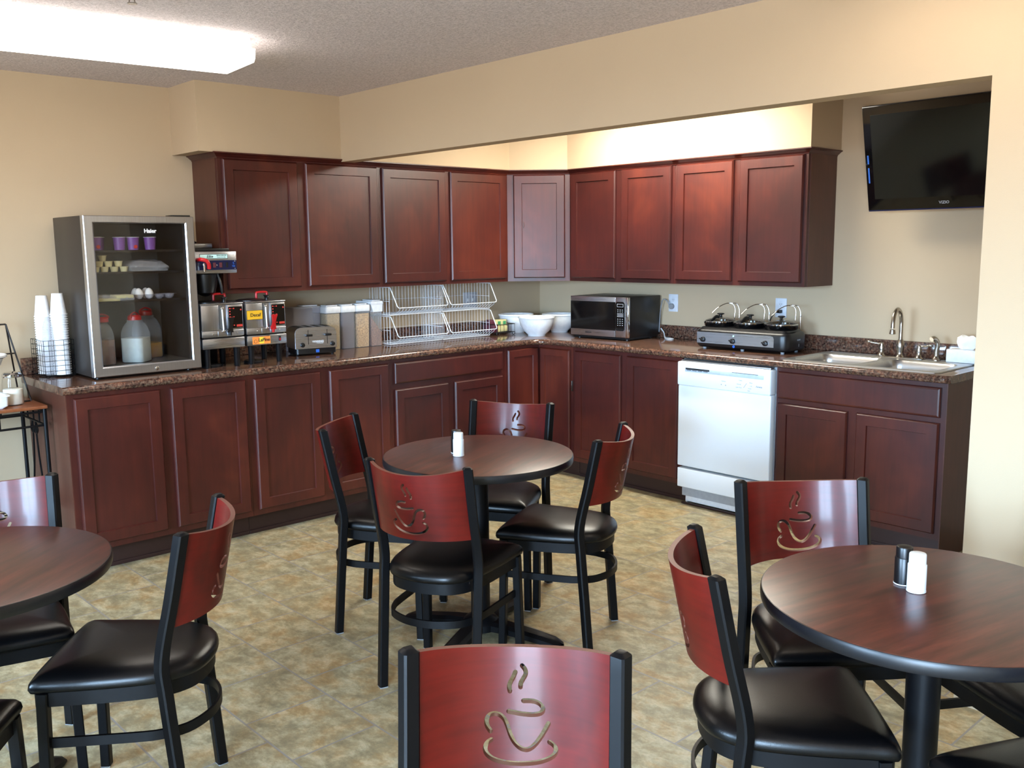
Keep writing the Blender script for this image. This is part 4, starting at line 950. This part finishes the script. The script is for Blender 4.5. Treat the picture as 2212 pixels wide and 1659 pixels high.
# ---------------------------------------------------------------- sink and its fittings
t = thing('kitchen_sink', 'double bowl stainless drop-in sink in the right counter', 'sink')
SXA, SXB, SYA, SYB = -.600, -.085, -2.452, -3.278; zr = ZT+.0005
b = B(); bowls = [(-.565, -.215, -2.49, -2.845), (-.565, -.215, -2.885, -3.24)]
def rr3(k, x0, x1, y0, y1, z, r): return [(x, y, z) for x, y in rrect(abs(x1-x0)-2*k, abs(y0-y1)-2*k, max(.008, r-k), 6, (x0+x1)/2, (y0+y1)/2)]
# rim sheet pieces around the bowls: built as one grid with rounded openings
def ringto(b, o, i): b.loft([o, i])
for x0, x1, y0, y1 in bowls:
    ya, yb = (SYA, -2.865) if y0 > -2.6 else (-2.865, SYB)
    out = []; n = 28
    inner = [V(p) for p in rr3(0, x0, x1, y0, y1, zr+.006, .06)]
    cxx, cyy = (x0+x1)/2, (y0+y1)/2; outer = []
    X0, X1 = SXA+.008, SXB-.0
    for p in inner:                                     # project each rim point out to the rectangle around this bowl
        d = p-V((cxx, cyy, p.z)); s_ = min(((X1-cxx) if d.x > 0 else (X0-cxx))/d.x if abs(d.x) > 1e-9 else 9e9, ((max(ya, yb)-cyy) if d.y > 0 else (min(ya, yb)-cyy))/d.y if abs(d.y) > 1e-9 else 9e9)
        outer.append(V((cxx+d.x*s_, cyy+d.y*s_, p.z)))
    b.loft([outer, inner, [V(q) for q in rr3(.006, x0, x1, y0, y1, zr+.001, .06)], rr3(.012, x0, x1, y0, y1, zr-.03, .06), rr3(.022, x0, x1, y0, y1, zr-.13, .06), rr3(.05, x0, x1, y0, y1, zr-.165, .06), rr3(.14, x0, x1, y0, y1, zr-.172, .06)], True, False, True)
b.loft([[(x, y, z) for x, y in rrect(SXB-SXA-2*k, SYA-SYB-2*k, .02, 6, (SXA+SXB)/2, (SYA+SYB)/2)] for k, z in ((0, zr), (.002, zr+.005), (.009, zr+.0065), (.009, zr+.0055))], True, False, False)
b.done('basin', 'sink', t, 40)
for x0, x1, y0, y1 in bowls:
    b = B(); b.lathe([(.040, zr-.1715), (.040, zr-.169), (.030, zr-.170), (.028, zr-.171)], 28, ((x0+x1)/2, (y0+y1)/2, 0)); b.mi = 1; b.lathe([(.024, zr-.1705), (.024, zr-.1695)], 20, ((x0+x1)/2, (y0+y1)/2, 0)); b.done('drain', ['chrome', 'void'], t, 40)
zd = zr+.0065; fx_ = -.135
t = thing('faucet', 'brushed nickel gooseneck kitchen faucet with two lever handles', 'faucet', (fx_, -2.885, zd+.0003))
b = B(); b.lathe([(.024, 0), (.024, .006), (.017, .012), (.016, .03), (.021, .05), (.022, .07), (.016, .088), (.013, .098)], 24); b.tube(spline([(0, 0, .09), (0, 0, .16), (-.002, 0, .200), (-.020, -.002, .240), (-.060, -.005, .262), (-.100, -.008, .240), (-.118, -.010, .200), (-.122, -.011, .165)], 7), .0105, 14); b.lathe([(.011, 0), (.013, .004), (.016, -.012), (.017, -.018), (.013, -.020)][::1], 20, (-.1222, -.011, .155)); b.done('spout', 'nickel', t, 50)
for s, lv in ((.102, 1), (-.102, -1)):
    b = B(); b.lathe([(.024, 0), (.024, .005), (.015, .012), (.012, .035), (.016, .050), (.010, .060), (.012, .066), (.008, .074)], 20, (0, s, 0)); b.tube(spline([(0, s, .066), (0, s+lv*.02, .068), (-.01, s+lv*.045, .072), (-.014, s+lv*.062, .076)], 4), .0055, 8); b.ball((-.0145, s+lv*.066, .077), .009, .012, .007, 12, 8); b.done('handle', 'nickel', t, 50)
b = B(); b.box(-.030, .026, -.13, .13, -.0002, .004, .002); b.done('deck_plate', 'nickel', t, 30)
t = thing('side_sprayer', 'brushed nickel side sprayer beside the faucet', 'sprayer', (fx_, -3.078, zd+.0003))
b = B(); b.lathe([(.022, 0), (.022, .004), (.014, .016), (.011, .024)], 20); b.done('holder', 'nickel', t, 50)
b = B(); b.tube(spline([(0, 0, .024), (0, 0, .05), (.0, -.004, .080), (-.004, .0, .102), (-.020, .008, .116), (-.036, .014, .112)], 5), .0125, 12); b.done('spray_head', 'nickel', t, 60)
t = thing('tissue_box', 'white tissue box with a tissue sticking up, at the right end of the counter', 'tissue box', (-.115, -3.222, zd+.0005))
b = B(); b.box(-.045, .045, -.085, .085, 0, .066, .003); b.done('box', 'whitepl', t, 30)
b = B(); rg = []
for z, k in ((.0665, .026), (.080, .036), (.10, .042), (.118, .040), (.128, .026)):
    rg.append([(k*.7*math.cos(2*PI*j/20)*(1+.25*math.sin(3*2*PI*j/20)), k*1.25*math.sin(2*PI*j/20)*(1+.2*math.sin(2*2*PI*j/20)), z+.012*math.sin(2*2*PI*j/20)*(z > .1)) for j in range(20)])
b.loft(rg); b.done('tissue', 'paper', t, 70)

# ---------------------------------------------------------------- wall plates and cords
def outlet(label, loc, rz, mat='outlet', w=.076, gang=1):
    t = thing('wall_outlet', label, 'outlet', loc, rz); b = B(); b.box(-w/2, w/2, -.006, -.0003, -.058, .058, .002); b.done('plate', mat, t, 30)
    for g in range(gang):
        gx = (g-(gang-1)/2)*.046
        for z in (-.020, .020):
            b = B(); b.loft([[(x, y, z_) for x, z_ in rrect(.033, .028, .012, 5, gx, z)] for y in (-.0075, -.0058)]); b.mi = 1
            for q in (-.006, .006): b.box(gx+q-.001, gx+q+.001, -.0079, -.0075, z-.002, z+.007)
            b.ball((gx, -.0076, z-.008), .0022, .0006, .0022, 8, 5); b.done('socket', [mat, 'ink'], t, 30)
    return t
outlet('pale wall outlet right of the microwave with a grey plug in it', (0, -1.275, 1.148), RX)
outlet('pale wall outlet behind the slow cooker with a black plug in it', (0, -2.082, 1.148), RX)
t = thing('wall_switch_plate', 'grey double switch plate on the back wall behind the wire bins', 'switch plate', (-.705, 0, 1.156), 0)
b = B(); b.box(-.063, .063, -.006, -.0003, -.055, .055, .002); b.done('plate', 'outletA', t, 30)
for x in (-.023, .023): b = B(); b.box(x-.005, x+.005, -.012, -.0061, -.010, .012, .002); b.done('toggle', 'whitepl', t, 30)
t = thing('power_cord', 'grey microwave cord plugged into the wall outlet', 'cord')
b = B(); b.lathe([(.019, 0), (.019, .016), (.014, .022)], 16, (-.0085, -1.268, 1.126), mat=M.Rotation(-PI/2, 4, 'Y')); b.done('plug', 'glide', t)
b = B(); b.tube(spline([(-.028, -1.262, 1.128), (-.040, -1.245, 1.165), (-.042, -1.215, 1.168), (-.032, -1.190, 1.10), (-.028, -1.180, 1.0), (-.030, -1.178, .95)], 6), .0035, 8); b.done('cable', 'glide', t, 60)
b = B(); b.tube(spline([(-.036, -1.20, .975), (-.050, -1.235, .950), (-.085, -1.27, .924), (-.12, -1.31, .919), (-.13, -1.345, .919), (-.10, -1.352, .919), (-.070, -1.30, .919), (-.045, -1.24, .919)], 6), .004, 8); tag(b.done('spare_cord', 'whitepl', None, 60), 'white cord looped on the counter behind the microwave', 'cord')
t = thing('power_cord', 'black slow cooker cord plugged into the wall outlet', 'cord')
b = B(); b.box(-.034, -.0085, -2.096, -2.070, 1.117, 1.137, .003); b.done('plug', 'blkpl', t)
b = B(); b.tube(spline([(-.034, -2.083, 1.127), (-.050, -2.065, 1.118), (-.060, -2.048, 1.08), (-.055, -2.04, 1.03), (-.05, -2.04, .95)], 6), .0035, 8); b.done('cable', 'blkpl', t, 60)
b = B(); b.box(-.45, -.25, -1.512, -1.508, ZT+.0002, ZT+.0008); b.bm.free()

# ---------------------------------------------------------------- television
t = thing('television', 'black flat television tilted down from the wall above the sink', 'television', (-.315, -2.700, 2.226), RX)
# local: x right (world -y), y into the wall (+x), z up; hung from its top left front corner and tilted
TIL = M.Rotation(R(13.3), 4, 'X')
b = B(); b.X = TIL; b.box(0, .80, 0, .045, -.545, 0, .006); b.box(.12, .68, .045, .085, -.46, -.10, .01); b.done('casing', 'blkgl', t, 30)
b = B(); b.X = TIL; b.box(.042, .758, -.0012, -.0002, -.480, -.048); b.done('screen', 'blkgl', t, 0)
b = B(); b.X = TIL; b.box(.004, .796, -.0015, -.0002, -.544, -.538, .0005); b.done('lower_trim', 'navy', t, 0)
b = B(); b.X = TIL; b.text('VIZIO', .020, XT(.40, -.0012, -.510), bold=.0002); b.done('lettering', 'grey', t, 0)
b = B(); b.X = TIL; b.box(.014, .022, -.002, -.0003, -.295, -.250, .0008); b.box(.014, .022, -.002, -.0003, -.395, -.315, .0008); b.done('side_buttons', 'blue', t, 0)
b = B(); b.box(.33, .47, .29, .3145, -.42, -.14, .003); b.box(.38, .42, .10, .30, -.30, -.26, .003); b.done('wall_bracket', 'blk', t, 30)

# ---------------------------------------------------------------- cart at the far left
CZ = .812
t = thing('serving_cart', 'black metal cart with orange brown wood top at the far left', 'cart', (-3.995, -.235, 0)); hx, hy = .305, .195
b = B(); b.box(-hx, hx, -hy, hy, CZ-.016, CZ, .003); b.done('top_board', 'cartwood', t, 30)
for x in (-hx+.012, hx-.012):
    for y in (-hy+.012, hy-.012): b = B(); b.cyl((x, y, 0), (x, y, CZ-.017), .0095, None, 10); b.done('leg', 'blk', t)
b = B()
for z in (CZ-.030, CZ-.095, .30):
    for y in (-hy+.012, hy-.012): b.cyl((-hx+.012, y, z), (hx-.012, y, z), .0055, None, 8)
    for x in (-hx+.012, hx-.012): b.cyl((x, -hy+.012, z), (x, hy-.012, z), .0055, None, 8)
for k in range(1, 6):
    for y in (-hy+.012, hy-.012): x = -hx+.012+(2*hx-.024)*k/6; b.cyl((x, y, CZ-.030), (x, y, CZ-.095), .004, None, 6)
for k in range(1, 4): y = -hy+.012+(2*hy-.024)*k/4; b.cyl((hx-.012, y, CZ-.030), (hx-.012, y, CZ-.095), .004, None, 6)
b.done('rails', 'blk', t)
b = B(); x = hx-.012
for s in (-1, 1): b.tube(spline([(x, s*.02, CZ-.10), (x, s*.045, CZ-.30), (x, s*.11, .32), (x, s*(hy-.02), .30)], 6), .0045, 6)
b.tube(spline([(x, -.03, CZ-.10), (x, -.05, CZ-.14), (x, -.02, CZ-.16), (x, 0, CZ-.13), (x, .02, CZ-.16), (x, .05, CZ-.14), (x, .03, CZ-.10)], 5), .004, 6); b.done('side_scroll', 'blk', t)
b = B()
for k in range(8): y = -hy+.02+(2*hy-.04)*k/7; b.cyl((-hx+.012, y, .30), (hx-.012, y, .30), .0035, None, 6)
b.done('lower_shelf', 'blk', t)
t = thing('sugar_jar', 'glass sugar jar with metal lid on the cart', 'jar', (-3.800, -.300, CZ+.0005), 0)
b = B(); b.lathe([(.040, 0), (.044, .003), (.046, .02), (.045, .10), (.040, .132)], 28, cap1=False); b.done('glass', 'glass', t, 50)
b = B(); b.lathe([(.038, .003), (.0425, .008), (.0425, .075), (.036, .078)], 28); b.done('sugar', 'sugar', t, 50)
b = B(); b.lathe([(.042, .1325), (.043, .135), (.043, .147), (.036, .155), (.012, .158)], 28); b.done('lid', 'chrome', t, 40)
t = thing('bowl_stand', 'black wire A-frame stand on the cart holding a white bowl', 'stand', (-3.925, -.150, CZ))
b = B()
for s in (-1, 1): b.tube([(s*.215, -.10 if s > 0 else -.10, .003), (s*.15, -.03, .375)], .004, 8); b.tube([(s*.215, .10, .003), (s*.15, -.03, .375)], .004, 8)
b.tube([(-.15, -.03, .375), (.15, -.03, .375)], .004, 8); b.tube([(-.18, -.055, .235), (.178, -.055, .235)], .0035, 8); b.tube([(-.212, -.098, .004), (.212, -.098, .004)], .0035, 8); b.tube([(-.212, .098, .004), (.212, .098, .004)], .0035, 8)
ringp = [(.10*math.cos(2*PI*k/28), -.155+.10*math.sin(2*PI*k/28), .235) for k in range(28)]; b.tube(ringp, .0035, 8, True)
for s in (-1, 1): b.tube([(s*.09, -.055, .235), (s*.085, -.105, .235)], .0035, 8)
b.done('frame', 'bronze', t)
b = B(); b.lathe([(.045, 0), (.050, .003), (.080, .030), (.094, .065), (.108, .068), (.110, .076), (.106, .079), (.100, .076), (.088, .060), (.070, .025), (.04, .008)], 36); o = b.done('serving_bowl', 'ceram', None, 50); o.location = (-3.925, -.305, CZ+.168); tag(o, 'white bowl hung in the wire stand at the far left', 'bowl')
b = B(); b.loft([[(x, y, z) for x, y in rrect(w, d, .015)] for w, d, z in ((.20, .12, 0), (.23, .14, .012), (.235, .145, .055), (.25, .16, .057), (.25, .16, .062), (.225, .135, .062), (.21, .12, .012))]); o = b.done('white_tray', 'whitepl', None, 40); o.location = (-3.965, -.340, CZ+.001); tag(o, 'white tray with dark base on the cart, at the left picture edge', 'tray')
